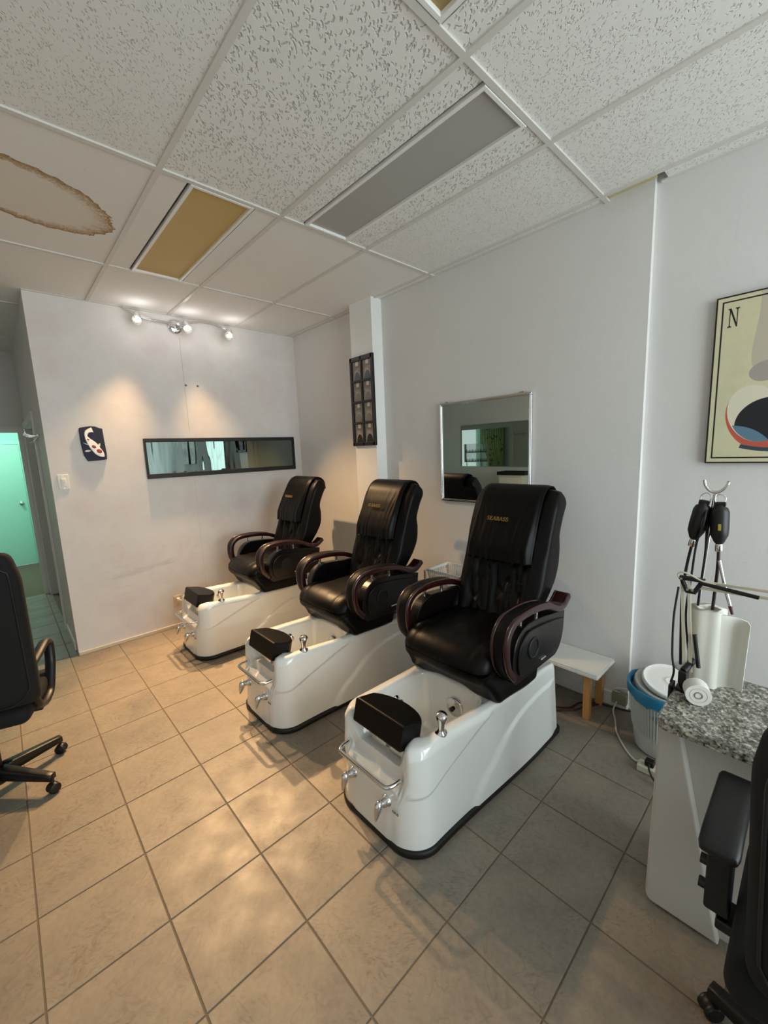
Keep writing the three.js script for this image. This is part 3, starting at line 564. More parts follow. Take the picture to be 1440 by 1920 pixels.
{ // switch and outlet
  const s = thing('light_switch', 'white light switch on the rear wall by the corridor corner', 'light switch', [0.376, 1.47, R.back + 0.0005]);
  mesh('plate', rounded(-0.036, 0.036, -0.06, 0.06, 0, 0.006, 0.003), M.white, s); mesh('rocker', rounded(-0.017, 0.017, -0.034, 0.034, 0.005, 0.009, 0.002), M.whitePaint, s); mesh('toggle', rounded(-0.012, 0.012, -0.002, 0.026, 0.008, 0.014, 0.003), M.white, s);
  mesh('screw', [-0.05, 0.05].map((y) => new THREE.CylinderGeometry(0.003, 0.003, 0.002, 10).rotateX(Math.PI / 2).translate(0, y, 0.0065)), M.satinSteel, s);
  const o = thing('wall_outlet', 'cream wall outlet with a plug low on the rear wall', 'outlet', [1.112, 0.25, R.back + 0.0005]);
  mesh('plate', rounded(-0.036, 0.036, -0.06, 0.06, 0, 0.006, 0.003), std(0xd9c9b4, 0.5), o); mesh('socket', [rounded(-0.017, 0.017, 0.008, 0.042, 0.005, 0.008, 0.004), rounded(-0.017, 0.017, -0.042, -0.008, 0.005, 0.008, 0.004)], std(0xcdbda8, 0.5), o);
  const c = thing('plugged_lead', 'white plug and lead running from the rear wall outlet behind the tub', 'lead', [1.112, 0.275, R.back + 0.009]);
  mesh('plug', rounded(-0.014, 0.014, -0.014, 0.014, 0, 0.035, 0.006), M.white, c);
  mesh('cord', tube([[0, 0, 0.03], [0.04, -0.02, 0.05], [0.09, -0.09, 0.055], [0.14, -0.2, 0.05], [0.22, -0.262, 0.055], [0.5, -0.266, 0.06], [0.8, -0.266, 0.06]], 0.0045, 50, 7), M.white, c);
}

// ---------------------------------------------------------------- pillar frame, wall mirror, poster
{
  const z0 = -3.046, z1 = -2.736, H = 0.783, Wd = z1 - z0;
  const t = thing('photo_frame', 'tall black frame of eight nail photographs on the white pillar', 'picture frame', [PX - 0.0005, 1.669, (z0 + z1) / 2]);
  const print = (dark) => canvasTexture(128, 208, (g, w, h) => {
    g.fillStyle = '#a59a92'; g.fillRect(0, 0, w, h);
    for (let i = 0; i < 160; i++) { g.fillStyle = rnd() < 0.5 ? 'rgba(60,58,62,0.12)' : 'rgba(190,175,160,0.10)'; g.fillRect(rnd() * w, rnd() * h, rr(6, 30), rr(6, 40)); }
    g.fillStyle = '#7f766f'; g.fillRect(w * 0.2, 0, w * 0.6, h * 0.34); g.fillStyle = '#e4d5c4'; g.beginPath(); g.roundRect(w * 0.34, 0, w * 0.32, h * 0.22, 12); g.fill();
    g.fillStyle = '#b3a89c'; g.beginPath(); g.ellipse(w * 0.5, h * 1.0, w * 0.46, h * 0.56, 0, Math.PI, 0); g.fill();
    g.fillStyle = dark; g.beginPath(); g.ellipse(w * 0.5, h * 1.0, w * 0.36, h * 0.45, 0, Math.PI, 0); g.fill();
  });
  const pm = ['#8d847c', '#5d6068', '#14171b'].map((d) => std(0xffffff, 0.3, { map: print(d) }));
  const cols = [[-Wd / 2 + 0.027, -0.01], [0.01, Wd / 2 - 0.027]], rows = []; for (let k = 0; k < 4; k++) { const y = 0.032 + k * 0.183; rows.push([y, y + 0.163]); }
  const bars = [rounded(-0.026, 0, 0, H, -Wd / 2, cols[0][0], 0.003), rounded(-0.026, 0, 0, H, cols[0][1], cols[1][0], 0.003), rounded(-0.026, 0, 0, H, cols[1][1], Wd / 2, 0.003), rounded(-0.026, 0, 0, rows[0][0], -Wd / 2 + 0.004, Wd / 2 - 0.004, 0.003), rounded(-0.026, 0, rows[3][1], H, -Wd / 2 + 0.004, Wd / 2 - 0.004, 0.003)];
  for (let k = 0; k < 3; k++) bars.push(rounded(-0.0255, 0, rows[k][1], rows[k + 1][0], -Wd / 2 + 0.004, Wd / 2 - 0.004, 0.003));
  mesh('frame', bars, phys(0x120d0b, 0.35), t);
  for (const [k, [ya, yb]] of rows.entries()) for (const [za, zb] of cols) { const g = new THREE.BoxGeometry(0.003, yb - ya, zb - za).translate(-0.008, (ya + yb) / 2, (za + zb) / 2); mesh('photograph', g, pm[k === 0 ? 2 : k === 3 ? 1 : 0], t); }
}
{
  const t = thing('wall_mirror', 'chrome framed mirror on the right wall behind the nearest pedicure chair', 'mirror', [R.right - 0.001, 1.203, -1.725]);
  const a = 0.382, h = 0.76, f = 0.02;
  mesh('frame', [rounded(-0.022, 0, 0, f, -a, a, 0.004), rounded(-0.022, 0, h - f, h, -a, a, 0.004), rounded(-0.022, 0, f, h - f, -a, -a + f, 0.004), rounded(-0.022, 0, f, h - f, a - f, a, 0.004)], M.chrome, t);
  mesh('frame_bead', [rounded(-0.026, -0.02, 0.008, 0.013, -a + 0.008, a - 0.008, 0.002), rounded(-0.026, -0.02, h - 0.013, h - 0.008, -a + 0.008, a - 0.008, 0.002), rounded(-0.026, -0.02, 0.008, h - 0.008, -a + 0.008, -a + 0.013, 0.002), rounded(-0.026, -0.02, 0.008, h - 0.008, a - 0.013, a - 0.008, 0.002)], M.chrome, t);
  mesh('mirror_glass', span(-0.012, -0.006, f - 0.004, h - f + 0.004, -a + f - 0.004, a - f + 0.004), M.mirror, t);
  mesh('clip', [-0.31, 0.31].map((z) => rounded(-0.02, 0, h - 0.002, h + 0.008, z - 0.02, z + 0.02, 0.003)), M.satinSteel, t);
}
{
  const t = thing('poster', 'cream art print with a letter N and sunglasses on the right wall', 'poster', [STEP - 0.0005, 1.496, -0.427]);
  const wd = 0.56, ht = 0.781;
  const art = canvasTexture(840, 1172, (g, w, h) => {
    const X = (m) => m / wd * w, Y = (m) => m / ht * h;
    g.fillStyle = 'rgb(218,209,174)'; g.fillRect(0, 0, w, h);
    for (let i = 0; i < 700; i++) { g.fillStyle = rnd() < 0.5 ? 'rgba(190,186,150,0.06)' : 'rgba(226,214,180,0.06)'; g.beginPath(); g.arc(rnd() * w, rnd() * h, rr(10, 60), 0, 7); g.fill(); }
    // pale grey form
    g.fillStyle = 'rgb(196,186,166)'; g.beginPath(); g.moveTo(X(0.16), 0); g.bezierCurveTo(X(0.17), Y(0.12), X(0.14), Y(0.22), X(0.145), Y(0.3)); g.bezierCurveTo(X(0.15), Y(0.38), X(0.22), Y(0.4), X(0.28), Y(0.4)); g.lineTo(w, Y(0.36)); g.lineTo(w, 0); g.fill();
    g.fillStyle = 'rgb(168,160,152)'; g.beginPath(); g.ellipse(X(0.2), Y(0.36), X(0.06), Y(0.045), -0.2, 0, 7); g.fill(); g.beginPath(); g.ellipse(X(0.27), Y(0.22), X(0.07), Y(0.1), 0.2, 0, 7); g.fill();
    // sunglasses
    for (const cx of [0.18, 0.42]) {
      g.save(); g.translate(X(cx), Y(0.56)); g.rotate(-0.35);
      g.fillStyle = 'rgb(196,92,72)'; g.beginPath(); g.ellipse(0, Y(0.012), X(0.112), Y(0.152), 0, 0, 7); g.fill();
      g.fillStyle = 'rgb(228,220,196)'; g.beginPath(); g.ellipse(0, -Y(0.01), X(0.1), Y(0.135), 0, 0, 7); g.fill();
      g.save(); g.beginPath(); g.ellipse(0, Y(0.0), X(0.094), Y(0.125), 0, 0, 7); g.clip();
      g.fillStyle = 'rgb(24,26,34)'; g.beginPath(); g.ellipse(X(0.035), Y(0.06), X(0.13), Y(0.125), 0.5, 0, 7); g.fill();
      g.fillStyle = 'rgb(96,128,150)'; g.beginPath(); g.moveTo(-X(0.12), Y(0.0)); g.quadraticCurveTo(-X(0.02), Y(0.03), X(0.01), Y(0.13)); g.lineTo(-X(0.12), Y(0.14)); g.fill(); g.restore();
      g.restore();
    }
    g.strokeStyle = 'rgb(54,72,84)'; g.lineWidth = X(0.018); g.beginPath(); g.moveTo(X(0.13), Y(0.70)); g.quadraticCurveTo(X(0.26), Y(0.74), X(0.4), Y(0.70)); g.stroke();
    g.strokeStyle = '#0c0b0a'; g.lineWidth = X(0.006); g.strokeRect(X(0.003), X(0.003), w - X(0.006), h - X(0.006)); g.strokeRect(X(0.026), X(0.026), w - X(0.052), h - X(0.052));
    g.save(); g.translate(X(0.067), Y(0.143)); g.scale(0.5, 1); g.fillStyle = '#0c0b0a'; g.font = '' + Math.round(Y(0.12)) + 'px serif'; g.textAlign = 'center'; g.fillText('N', 0, 0); g.restore();
  });
  mesh('board', rounded(-0.024, 0, 0, ht, 0, wd, 0.001), std(0x1a1713, 0.5), t);
  const g = new THREE.BoxGeometry(0.001, ht - 0.002, wd - 0.002).translate(-0.0245, ht / 2, wd / 2); mesh('print', g, std(0xffffff, 0.4, { map: art }), t);
}

// ---------------------------------------------------------------- stool, bin, basket stand and cords along the right wall
{
  const t = thing('low_bench', 'low white-topped bench with pale wooden legs beside the nearest pedicure chair', 'bench', [2.466, 0, -1.08]);
  const wear = canvasTexture(256, 512, (g, w, h) => { g.fillStyle = 'rgb(222,221,214)'; g.fillRect(0, 0, w, h); for (let i = 0; i < 300; i++) { g.fillStyle = 'rgba(190,186,174,0.08)'; g.fillRect(rnd() * w, rnd() * h, rr(20, 120), rr(1, 4)); } g.fillStyle = 'rgba(60,55,48,0.6)'; for (let i = 0; i < 14; i++) g.fillRect(rr(10, 60), rr(20, 90), rr(1, 4), rr(1, 3)); });
  const top = new THREE.BoxGeometry(0.272, 0.022, 0.57, 1, 1, 1).translate(0, 0.295, 0); mesh('bench_top', top, std(0xffffff, 0.5, { map: wear }), t);
  mesh('edge_moulding', [rounded(-0.14, 0.137, 0.2835, 0.299, 0.285, 0.291, 0.002), rounded(-0.141, -0.136, 0.2835, 0.299, -0.285, 0.285, 0.002)], M.white, t);
  const grain = dataTexture(64, 256, (u, v) => { const n = fbm(u * 16, v * 2, 16, 4, 61); return [176 + 40 * n, 128 + 34 * n, 74 + 26 * n]; });
  const pine = std(0xffffff, 0.6, { map: grain });
  for (const [x, z] of [[-0.098, 0.225], [0.095, 0.225], [-0.098, -0.235], [0.095, -0.235]]) mesh('leg', rounded(x - 0.019, x + 0.019, 0.0005, 0.284, z - 0.019, z + 0.019, 0.003), pine, t);
  mesh('apron', [rounded(-0.1, 0.1, 0.245, 0.284, -0.243, -0.225, 0.002)], pine, t);
}
{
  const t = thing('waste_bin', 'ribbed translucent white waste bin lined with a blue bag by the wall', 'bin', [2.40, 0, -0.475]);
  const n = 288, ring = (r, y, d) => Array.from({ length: n }, (_, k) => { const a = k / n * 2 * Math.PI, q = r + d * (k % 4 < 2 ? 0.5 : -0.5); return [q * Math.cos(a), y, -q * Math.sin(a)]; });
  const rad = (y) => lerp(0.132, 0.172, y / 0.35);
  mesh('bin_body', loft([ring(0.125, 0.001, 0), ring(0.131, 0.006, 0), ring(rad(0.1), 0.1, 0), ring(rad(0.12), 0.12, 0.009), ring(rad(0.2), 0.2, 0.009), ring(rad(0.285), 0.285, 0.009), ring(rad(0.295), 0.295, 0), ring(rad(0.345), 0.345, 0), ring(rad(0.345) - 0.006, 0.345, 0), ring(0.12, 0.02, 0)], { capA: true, capB: true }), std(0xc9ccc8, 0.4), t);
  const m = 120, wav = (r, y, amp) => Array.from({ length: m }, (_, k) => { const a = k / m * 2 * Math.PI, f = fbm(k / m * 24, y * 10 + 1, 24, 3, 37) - 0.5; return [(r + 0.008 * f) * Math.cos(a), y + amp * f, -(r + 0.008 * f) * Math.sin(a)]; });
  mesh('bin_bag', loft([wav(0.178, 0.30, 0.05), wav(0.181, 0.33, 0.012), wav(0.181, 0.352, 0.006), wav(0.174, 0.357, 0.005), wav(0.163, 0.34, 0.01), wav(0.155, 0.24, 0.02), wav(0.14, 0.12, 0.02)]), phys(0x1f7fa8, 0.35, { side: THREE.DoubleSide }), t);
  const lidGeo = lathe([[0, 0.004], [0.02, 0.004], [0.024, 0.008], [0.03, 0.008], [0.034, 0.004], [0.05, 0.005], [0.10, 0.005], [0.118, 0.006], [0.124, 0.012], [0.13, 0.012], [0.133, 0.004], [0.133, -0.008], [0.129, -0.008], [0.128, 0], [0, 0]], 56);
  const lid = (nm, lb, pos, rx, rz, s, mat) => { const o = solo(nm, lb, 'lid', lidGeo, mat, pos, 0, 'plastic lids in the waste bin'); o.rotation.set(rx, 0, rz); o.scale.setScalar(s); return o; };
  lid('bucket_lid', 'greyish round plastic lid in the bin, beneath the whiter lid', [2.412, 0.345, -0.482], 0.10, 0.14, 1.08, std(0xbdbcb4, 0.5));
  lid('bucket_lid', 'white round plastic lid with a ring mark, on top in the bin', [2.412, 0.372, -0.458], 0.12, 0.16, 1.0, M.white);
}
{
  const t = thing('basket_stand', 'thin metal stand behind the middle and nearest pedicure chairs', 'stand', [2.43, 0, -1.88]);
  for (const [x, z] of [[-0.135, -0.165], [0.135, -0.165], [-0.135, 0.165], [0.135, 0.165]]) mesh('leg', rod([x, 0.001, z], [x, 0.70, z], 0.009), M.satinSteel, t);
  for (const y of [0.2, 0.595]) mesh('shelf', rounded(-0.14, 0.14, y, y + 0.01, -0.17, 0.17, 0.003), M.white, t);
  const b = thing('plastic_basket', 'white slotted plastic basket on the metal stand between the chairs', 'basket', [2.43, 0.606, -1.88]);
  const A = 0.118, B = 0.148, H = 0.105, bars = [];
  const wallBars = (x0, z0, x1, z1, k) => { for (let i = 0; i <= k; i++) { const f = i / k, x = lerp(x0, x1, f), z = lerp(z0, z1, f); bars.push(rod([x * 0.92, 0.012, z * 0.92], [x, H - 0.016, z], 0.0048, 0.0048, 6)); } };
  wallBars(-A, -B, A, -B, 11); wallBars(-A, B, A, B, 11); wallBars(-A, -B, -A, B, 14); wallBars(A, -B, A, B, 14);
  mesh('slatted_wall', bars, M.white, b); mesh('basket_floor', rounded(-A * 0.93, A * 0.93, 0, 0.012, -B * 0.93, B * 0.93, 0.004), M.white, b);
  mesh('rim', [rounded(-A - 0.01, A + 0.01, H - 0.02, H, -B - 0.01, -B + 0.003, 0.003), rounded(-A - 0.01, A + 0.01, H - 0.02, H, B - 0.003, B + 0.01, 0.003), rounded(-A - 0.01, -A + 0.003, H - 0.02, H, -B, B, 0.003), rounded(A - 0.003, A + 0.01, H - 0.02, H, -B, B, 0.003), rounded(-A, A, 0.05, 0.056, -B - 0.001, -B + 0.004, 0.002), rounded(-A - 0.001, -A + 0.004, 0.05, 0.056, -B, B, 0.002)], M.white, b);
}
{
  solo('power_adapter', 'beige power adapter box plugged in low on the right wall', 'adapter', rounded(-0.045, 0, -0.035, 0.035, -0.04, 0.04, 0.006), std(0x8f8a72, 0.6), [R.right - 0.0125, 0.085, -0.742]);
  const c = thing('extension_cord', 'white extension cord looping from the wall adapter to the power strip', 'cord', [2.4, 0, -0.7]);
  mesh('cord', tube([[0.145, 0.07, -0.05], [0.12, 0.02, -0.06], [0.06, 0.006, -0.03], [-0.04, 0.006, 0.01], [-0.12, 0.006, 0.06], [-0.18, 0.006, 0.11], [-0.215, 0.008, 0.155], [-0.21, 0.015, 0.18]], 0.0048, 60, 7), std(0xcfcabc, 0.5), c);
  mesh('cord_loop', tube([[0.16, 0.125, -0.045], [0.14, 0.14, -0.07], [0.15, 0.155, -0.05], [0.18, 0.15, 0.0], [0.185, 0.12, 0.03], [0.19, 0.08, 0.12]], 0.0045, 50, 7), std(0xcfcabc, 0.5), c);
  const s = thing('power_strip', 'white power strip on the floor beside the manicure desk', 'power strip', [2.155, 0, -0.44], 0.0);
  mesh('strip_body', rounded(-0.028, 0.028, 0.0005, 0.036, -0.085, 0.22, 0.006), M.cream, s); mesh('socket', [-0.04, 0.01, 0.06, 0.11].map((z) => rounded(-0.014, 0.014, 0.034, 0.0375, z - 0.014, z + 0.014, 0.003)), std(0xb7b2a2, 0.5), s);
  const p = thing('black_adapter', 'black plug with cable on the white power strip', 'plug', [2.155, 0.0378, -0.475]);
  mesh('plug', rounded(-0.018, 0.018, 0, 0.03, -0.02, 0.02, 0.006), M.blackPlastic, p); mesh('cable', tube([[-0.01, 0.02, 0], [-0.05, 0.01, 0.01], [-0.075, -0.025, 0.05], [-0.09, -0.031, 0.12], [-0.07, -0.031, 0.2]], 0.0045, 40, 7), M.black, p);
  const r = thing('red_cable', 'dark red cable lying on the floor along the right wall', 'cable', [2.5, 0, -1.0]);
  mesh('cable', tube([[-0.2, 0.006, -0.1], [-0.12, 0.007, 0.03], [-0.02, 0.006, 0.06], [0.05, 0.007, 0.14], [0.085, 0.006, 0.27], [0.12, 0.006, 0.36], [0.11, 0.006, 0.5]], 0.0055, 60, 7), std(0x3a100c, 0.5), r);
  mesh('cable', tube([[-0.22, 0.006, -0.04], [-0.13, 0.016, 0.07], [-0.03, 0.008, 0.1], [0.06, 0.006, 0.16]], 0.005, 40, 7), std(0x4a1a10, 0.5), r);
}

// ---------------------------------------------------------------- manicure desk and what stands on it
{
  const t = thing('manicure_desk', 'pale manicure desk with a speckled granite top at the right edge', 'desk', [1.65, 0, 0.28]);
  const granite = dataTexture(512, 512, (u, v) => {
    const a = fbm(u * 40 + v * 6, v * 56, 46, 3, 3), b = fbm(u * 70, v * 70, 70, 2, 33), c = fbm(u * 9, v * 9, 9, 3, 17);
    let k = 138 + 50 * (c - 0.5); if (a > 0.56) k += 220 * (a - 0.56) + 18; if (b > 0.60) k -= 220 * (b - 0.58) + 22; if (a < 0.40) k -= 38;
    return [k * 1.02, k * 1.0, k * 0.92];
  }); granite.repeat.set(2.6, 2.6);
  const x0 = -0.216, x1 = 0.22, z0 = -0.582, z1 = 0.6, s = new THREE.Shape(), r = 0.03;
  s.moveTo(x0 + r, z0); s.lineTo(x1 - r, z0); s.quadraticCurveTo(x1, z0, x1, z0 + r); s.lineTo(x1, z1 - r); s.quadraticCurveTo(x1, z1, x1 - r, z1); s.lineTo(x0 + r, z1); s.quadraticCurveTo(x0, z1, x0, z1 - r); s.lineTo(x0, z0 + r); s.quadraticCurveTo(x0, z0, x0 + r, z0);
  const g = new THREE.ExtrudeGeometry(s, { depth: 0.024, bevelEnabled: true, bevelSize: 0.006, bevelThickness: 0.006, bevelSegments: 3, curveSegments: 8 }); g.rotateX(Math.PI / 2).translate(0, 0.744, 0);
  mesh('desk_top', g, phys(0xffffff, 0.22, { map: granite, clearcoat: 0.4 }), t).userData.label = 'speckled grey granite top';
  const laminate = std(0xbdb8b0, 0.55);
  const wedge = (dir) => {                                            // splayed end panel, wide at the floor
    const q = new THREE.Shape(), e = 0.015; q.moveTo(-0.028 + e, 0.705); q.lineTo(0.014, 0.705); q.lineTo(0.154, 0.018); q.lineTo(-0.036 + e, 0.018); q.quadraticCurveTo(-0.036, 0.018, -0.036, 0.05); q.lineTo(-0.028, 0.69); q.quadraticCurveTo(-0.028, 0.705, -0.028 + e, 0.705);
    const m = new THREE.ExtrudeGeometry(q, { depth: 0.30, bevelEnabled: true, bevelSize: 0.008, bevelThickness: 0.008, bevelSegments: 3 }); m.rotateY(Math.PI / 2);   // x -> -z, depth -> x
    const p = m.attributes.position; for (let i = 0; i < p.count; i++) p.setZ(i, dir * -p.getZ(i)); if (dir < 0) { const ix = []; for (let i = 0; i < p.count; i += 3) ix.push(i, i + 2, i + 1); m.setIndex(ix); m.computeVertexNormals(); return m.toNonIndexed(); }
    const ix = []; for (let i = 0; i < p.count; i += 3) ix.push(i, i + 2, i + 1); m.setIndex(ix); const o = m.toNonIndexed(); o.computeVertexNormals(); return o;
  };
  mesh('end_panel', wedge(1).translate(-0.155, 0, -0.555), laminate, t); mesh('end_panel', wedge(-1).translate(-0.155, 0, 0.573), laminate, t);
  mesh('front_panel', rounded(-0.135, -0.118, 0.012, 0.714, -0.55, 0.56, 0.003), laminate, t);
}
const DT = 0.7502;
{ // paper towel
  const t = thing('paper_towel', 'white paper towel roll standing on the granite desk with a loose sheet', 'paper towel', [1.775, DT, -0.245]);
  const n = 48, prof = Array.from({ length: n }, (_, k) => { const a = k / n * 2 * Math.PI, q = 0.05 + 0.0035 * Math.sin(a * 5 + 1); return [q * Math.cos(a), -q * Math.sin(a)]; });
  const hole = prof.map(([x, z]) => [x * 0.36, z * 0.36]);
  mesh('roll', loft([prof.map(([x, z]) => [x, 0, z]), prof.map(([x, z]) => [x, 0.278, z]), hole.map(([x, z]) => [x, 0.278, z]), hole.map(([x, z]) => [x, 0.0, z])]), std(0xf1efe4, 0.9), t);
  const P = [[-0.028, 0.045], [-0.012, 0.07], [-0.002, 0.092], [-0.006, 0.112], [-0.03, 0.122]].map(([x, z]) => [x - 0.004, z - 0.012]), sheet = P.map(([x, z], i) => { const lift = 0.004 + 0.003 * i; return [[x, lift, z], [x - 0.003, 0.275 - 0.01 * i * 0.5, z + 0.006], [x + 0.003, 0.275 - 0.01 * i * 0.5, z + 0.007], [x + 0.003, lift, z + 0.001]]; });
  mesh('loose_sheet', loft(sheet, { capA: true, capB: true }), std(0xf3f1e8, 0.9), t);
}
{ // hanger stand with two flex-shaft motors
  const t = thing('hanger_stand', 'thin chrome hanger stand with a curved hook top behind the paper towel', 'stand', [1.84, DT, -0.30]);
  mesh('foot', lathe([[0, 0.012], [0.02, 0.012], [0.045, 0.006], [0.048, 0], [0, 0]], 28), M.satinSteel, t);
  mesh('pole', rod([0, 0.005, 0], [-0.06, 0.683, 0.046], 0.0055), M.chrome, t);
  mesh('hook', tube([[-0.06, 0.73, 0.014], [-0.06, 0.712, 0.018], [-0.06, 0.695, 0.03], [-0.06, 0.689, 0.046], [-0.06, 0.695, 0.062], [-0.06, 0.71, 0.074], [-0.06, 0.727, 0.08]], 0.005, 40, 8), M.chrome, t);
  const motor = (label, top, bottom, yellow) => {
    const m = thing('flex_shaft_motor', label, 'motor', top, 0, 'flex-shaft motors on the hanger stand');
    const d = V(bottom[0] - top[0], bottom[1] - top[1], bottom[2] - top[2]), q = new THREE.Quaternion().setFromUnitVectors(V(0, -1, 0), d.clone().normalize());
    const P = (g) => g.applyQuaternion(q);
    mesh('motor_body', P(lathe([[0, 0], [0.012, 0], [0.014, -0.01], [0.022, -0.016], [0.0265, -0.03], [0.0265, -0.085], [0.025, -0.108], [0.015, -0.132], [0.012, -0.137], [0, -0.137]], 24)), M.blackPlastic, m);
    mesh('hanger_lug', P(new THREE.BoxGeometry(0.018, 0.014, 0.03).translate(0, -0.002, 0)), M.blackPlastic, m);
    mesh('collar', P(lathe([[0.0, -0.136], [0.0105, -0.136], [0.0105, -0.142], [0.0115, -0.143], [0.0115, -0.165], [0.007, -0.167], [0, -0.167]], 20)), M.chrome, m);
    mesh('wire_loop', P(tube([[0, 0.0, -0.012], [0, 0.02, -0.014], [0, 0.032, 0], [0, 0.02, 0.014], [0, 0.0, 0.012]], 0.0018, 30, 6)), M.chrome, m);
    if (yellow) mesh('label_sticker', P(new THREE.BoxGeometry(0.001, 0.022, 0.008).translate(-0.0268, -0.078, 0.004)), std(0xb9a93a, 0.5), m);
    return m;
  };
  const m1 = motor('black flex-shaft motor hanging tilted on the wall side of the hook', [1.78, 1.405, -0.281], [1.785, 1.266, -0.306], false);
  const m2 = motor('black flex-shaft motor with a small yellow label on the hook', [1.778, 1.402, -0.238], [1.776, 1.262, -0.232], true);
  mesh('flex_shaft', tube([[0.004, -0.16, -0.028], [0.003, -0.24, -0.038], [0.002, -0.35, -0.045], [0.002, -0.5, -0.04], [0.002, -0.62, -0.035]], 0.0048, 40, 7), M.black, m1);
  mesh('power_cable', tube([[-0.004, -0.005, 0.006], [-0.03, -0.06, 0.008], [-0.012, -0.15, -0.012], [0.0, -0.28, -0.022], [0.004, -0.42, -0.03], [0.006, -0.6, -0.01]], 0.0035, 50, 7), M.black, m1);
  const hp = mesh('flex_shaft', tube([[-0.002, -0.165, 0.007], [-0.002, -0.22, 0.008], [-0.001, -0.3, 0.006], [0.0, -0.4, 0.002], [0.0, -0.56, -0.006]], 0.0052, 40, 7), std(0x2a1414, 0.5), m2);
  mesh('handpiece', [rod([-0.01, -0.195, 0.012], [-0.016, -0.27, 0.030], 0.0055, 0.0045), rod([-0.016, -0.27, 0.030], [-0.024, -0.345, 0.052], 0.0055)], M.chrome, hp);
  mesh('handpiece_tip', rod([-0.024, -0.345, 0.052], [-0.027, -0.372, 0.06], 0.006, 0.004), std(0x4a1512, 0.4), hp);
  mesh('power_cable', tube([[0, 0, 0.0], [0.01, -0.06, -0.03], [0.004, -0.18, -0.03], [0.002, -0.3, -0.036], [0.0, -0.42, -0.04]], 0.0038, 40, 7), M.black, m2);
}
{ // swing-arm lamp clamped to the desk edge
  const t = thing('desk_lamp', 'cream swing-arm lamp clamped to the granite desk corner', 'lamp', [1.66, DT, -0.272]);
  mesh('clamp', [rounded(-0.02, 0.03, 0.0005, 0.012, -0.03, 0.02, 0.003), rounded(-0.02, 0.03, -0.062, 0.012, -0.05, -0.038, 0.003), rounded(-0.005, 0.02, -0.062, -0.05, -0.045, 0.0, 0.003)], M.blackPlastic, t);
  mesh('pivot', [rod([0.005, 0.01, -0.012], [0.005, 0.05, -0.012], 0.011), rounded(-0.02, 0.03, 0.03, 0.075, -0.024, 0.0, 0.004), rod([0.0, 0.07, -0.012], [0.055, 0.095, 0.004], 0.011)], M.blackPlastic, t);
  const flat = (a, b, wz) => { const A = V(...a), B = V(...b), d = B.clone().sub(A), g = new THREE.BoxGeometry(0.006, d.length(), wz); g.applyQuaternion(new THREE.Quaternion().setFromUnitVectors(V(0, 1, 0), d.clone().normalize())); return g.translate(...A.add(B).multiplyScalar(0.5).toArray()); };
  for (const o of [0, 0.019]) mesh('lower_arm', flat([0.03, 0.06, -0.016 + o], [0.055, 0.385, -0.045 + o], 0.009), M.cream, t);
  mesh('lower_spring', rod([0.03, 0.085, 0.024], [0.032, 0.2, 0.006], 0.0065), M.black, t);
  mesh('elbow', [rounded(0.045, 0.062, 0.384, 0.398, -0.054, 0.02, 0.003), rod([0.053, 0.39, -0.048], [0.053, 0.345, -0.028], 0.0075), rod([0.053, 0.39, 0.014], [0.053, 0.347, -0.006], 0.0075), rod([0.053, 0.346, -0.032], [0.053, 0.346, -0.002], 0.0085)], M.blackPlastic, t);
  mesh('elbow_bolt', [[0.389, -0.046], [0.353, -0.026], [0.353, -0.012]].map(([y, z]) => new THREE.CylinderGeometry(0.004, 0.004, 0.004, 10).rotateZ(Math.PI / 2).translate(0.044, y, z)), M.satinSteel, t);
  for (const [y, z] of [[0.386, 0.004], [0.364, 0.0]]) mesh('upper_arm', flat([0.054, y, z], [0.02, y + 0.02, z + 0.42], 0.009), M.cream, t);
  mesh('upper_spring', rod([0.047, 0.383, 0.01], [0.03, 0.372, 0.16], 0.0065), M.black, t);
  mesh('cable', tube([[0.05, 0.38, -0.047], [0.046, 0.402, -0.056], [0.046, 0.412, -0.042], [0.046, 0.405, -0.018], [0.046, 0.392, 0.012], [0.046, 0.386, 0.05]], 0.0032, 40, 7), M.cream, t);
  mesh('cable', tube([[0.034, 0.36, -0.05], [0.02, 0.25, -0.055], [0.01, 0.12, -0.05], [0.0, 0.06, -0.04], [-0.01, 0.02, -0.045]], 0.0035, 40, 7), M.black, t);
  mesh('lamp_shade', lathe([[0.02, 0.05], [0.03, 0.05], [0.075, -0.04], [0.072, -0.04], [0.028, 0.045]], 28).translate(0.02, 0.36, 0.46), M.cream, t);
}
{ // roll of white tape
  const t = thing('tape_roll', 'small white roll of tape lying on the desk by the lamp clamp', 'roll', [1.61, DT + 0.0365, -0.235], 0.35);
  mesh('tape', new THREE.CylinderGeometry(0.036, 0.036, 0.05, 40).rotateZ(Math.PI / 2), M.white, t);
  mesh('core', new THREE.TorusGeometry(0.0105, 0.0022, 8, 24).rotateY(Math.PI / 2).translate(-0.025, 0, 0), std(0x9a958a, 0.7), t); mesh('winding', new THREE.TorusGeometry(0.024, 0.0008, 6, 32).rotateY(Math.PI / 2).translate(-0.025, 0, 0), std(0xbdb8ac, 0.7), t);
}

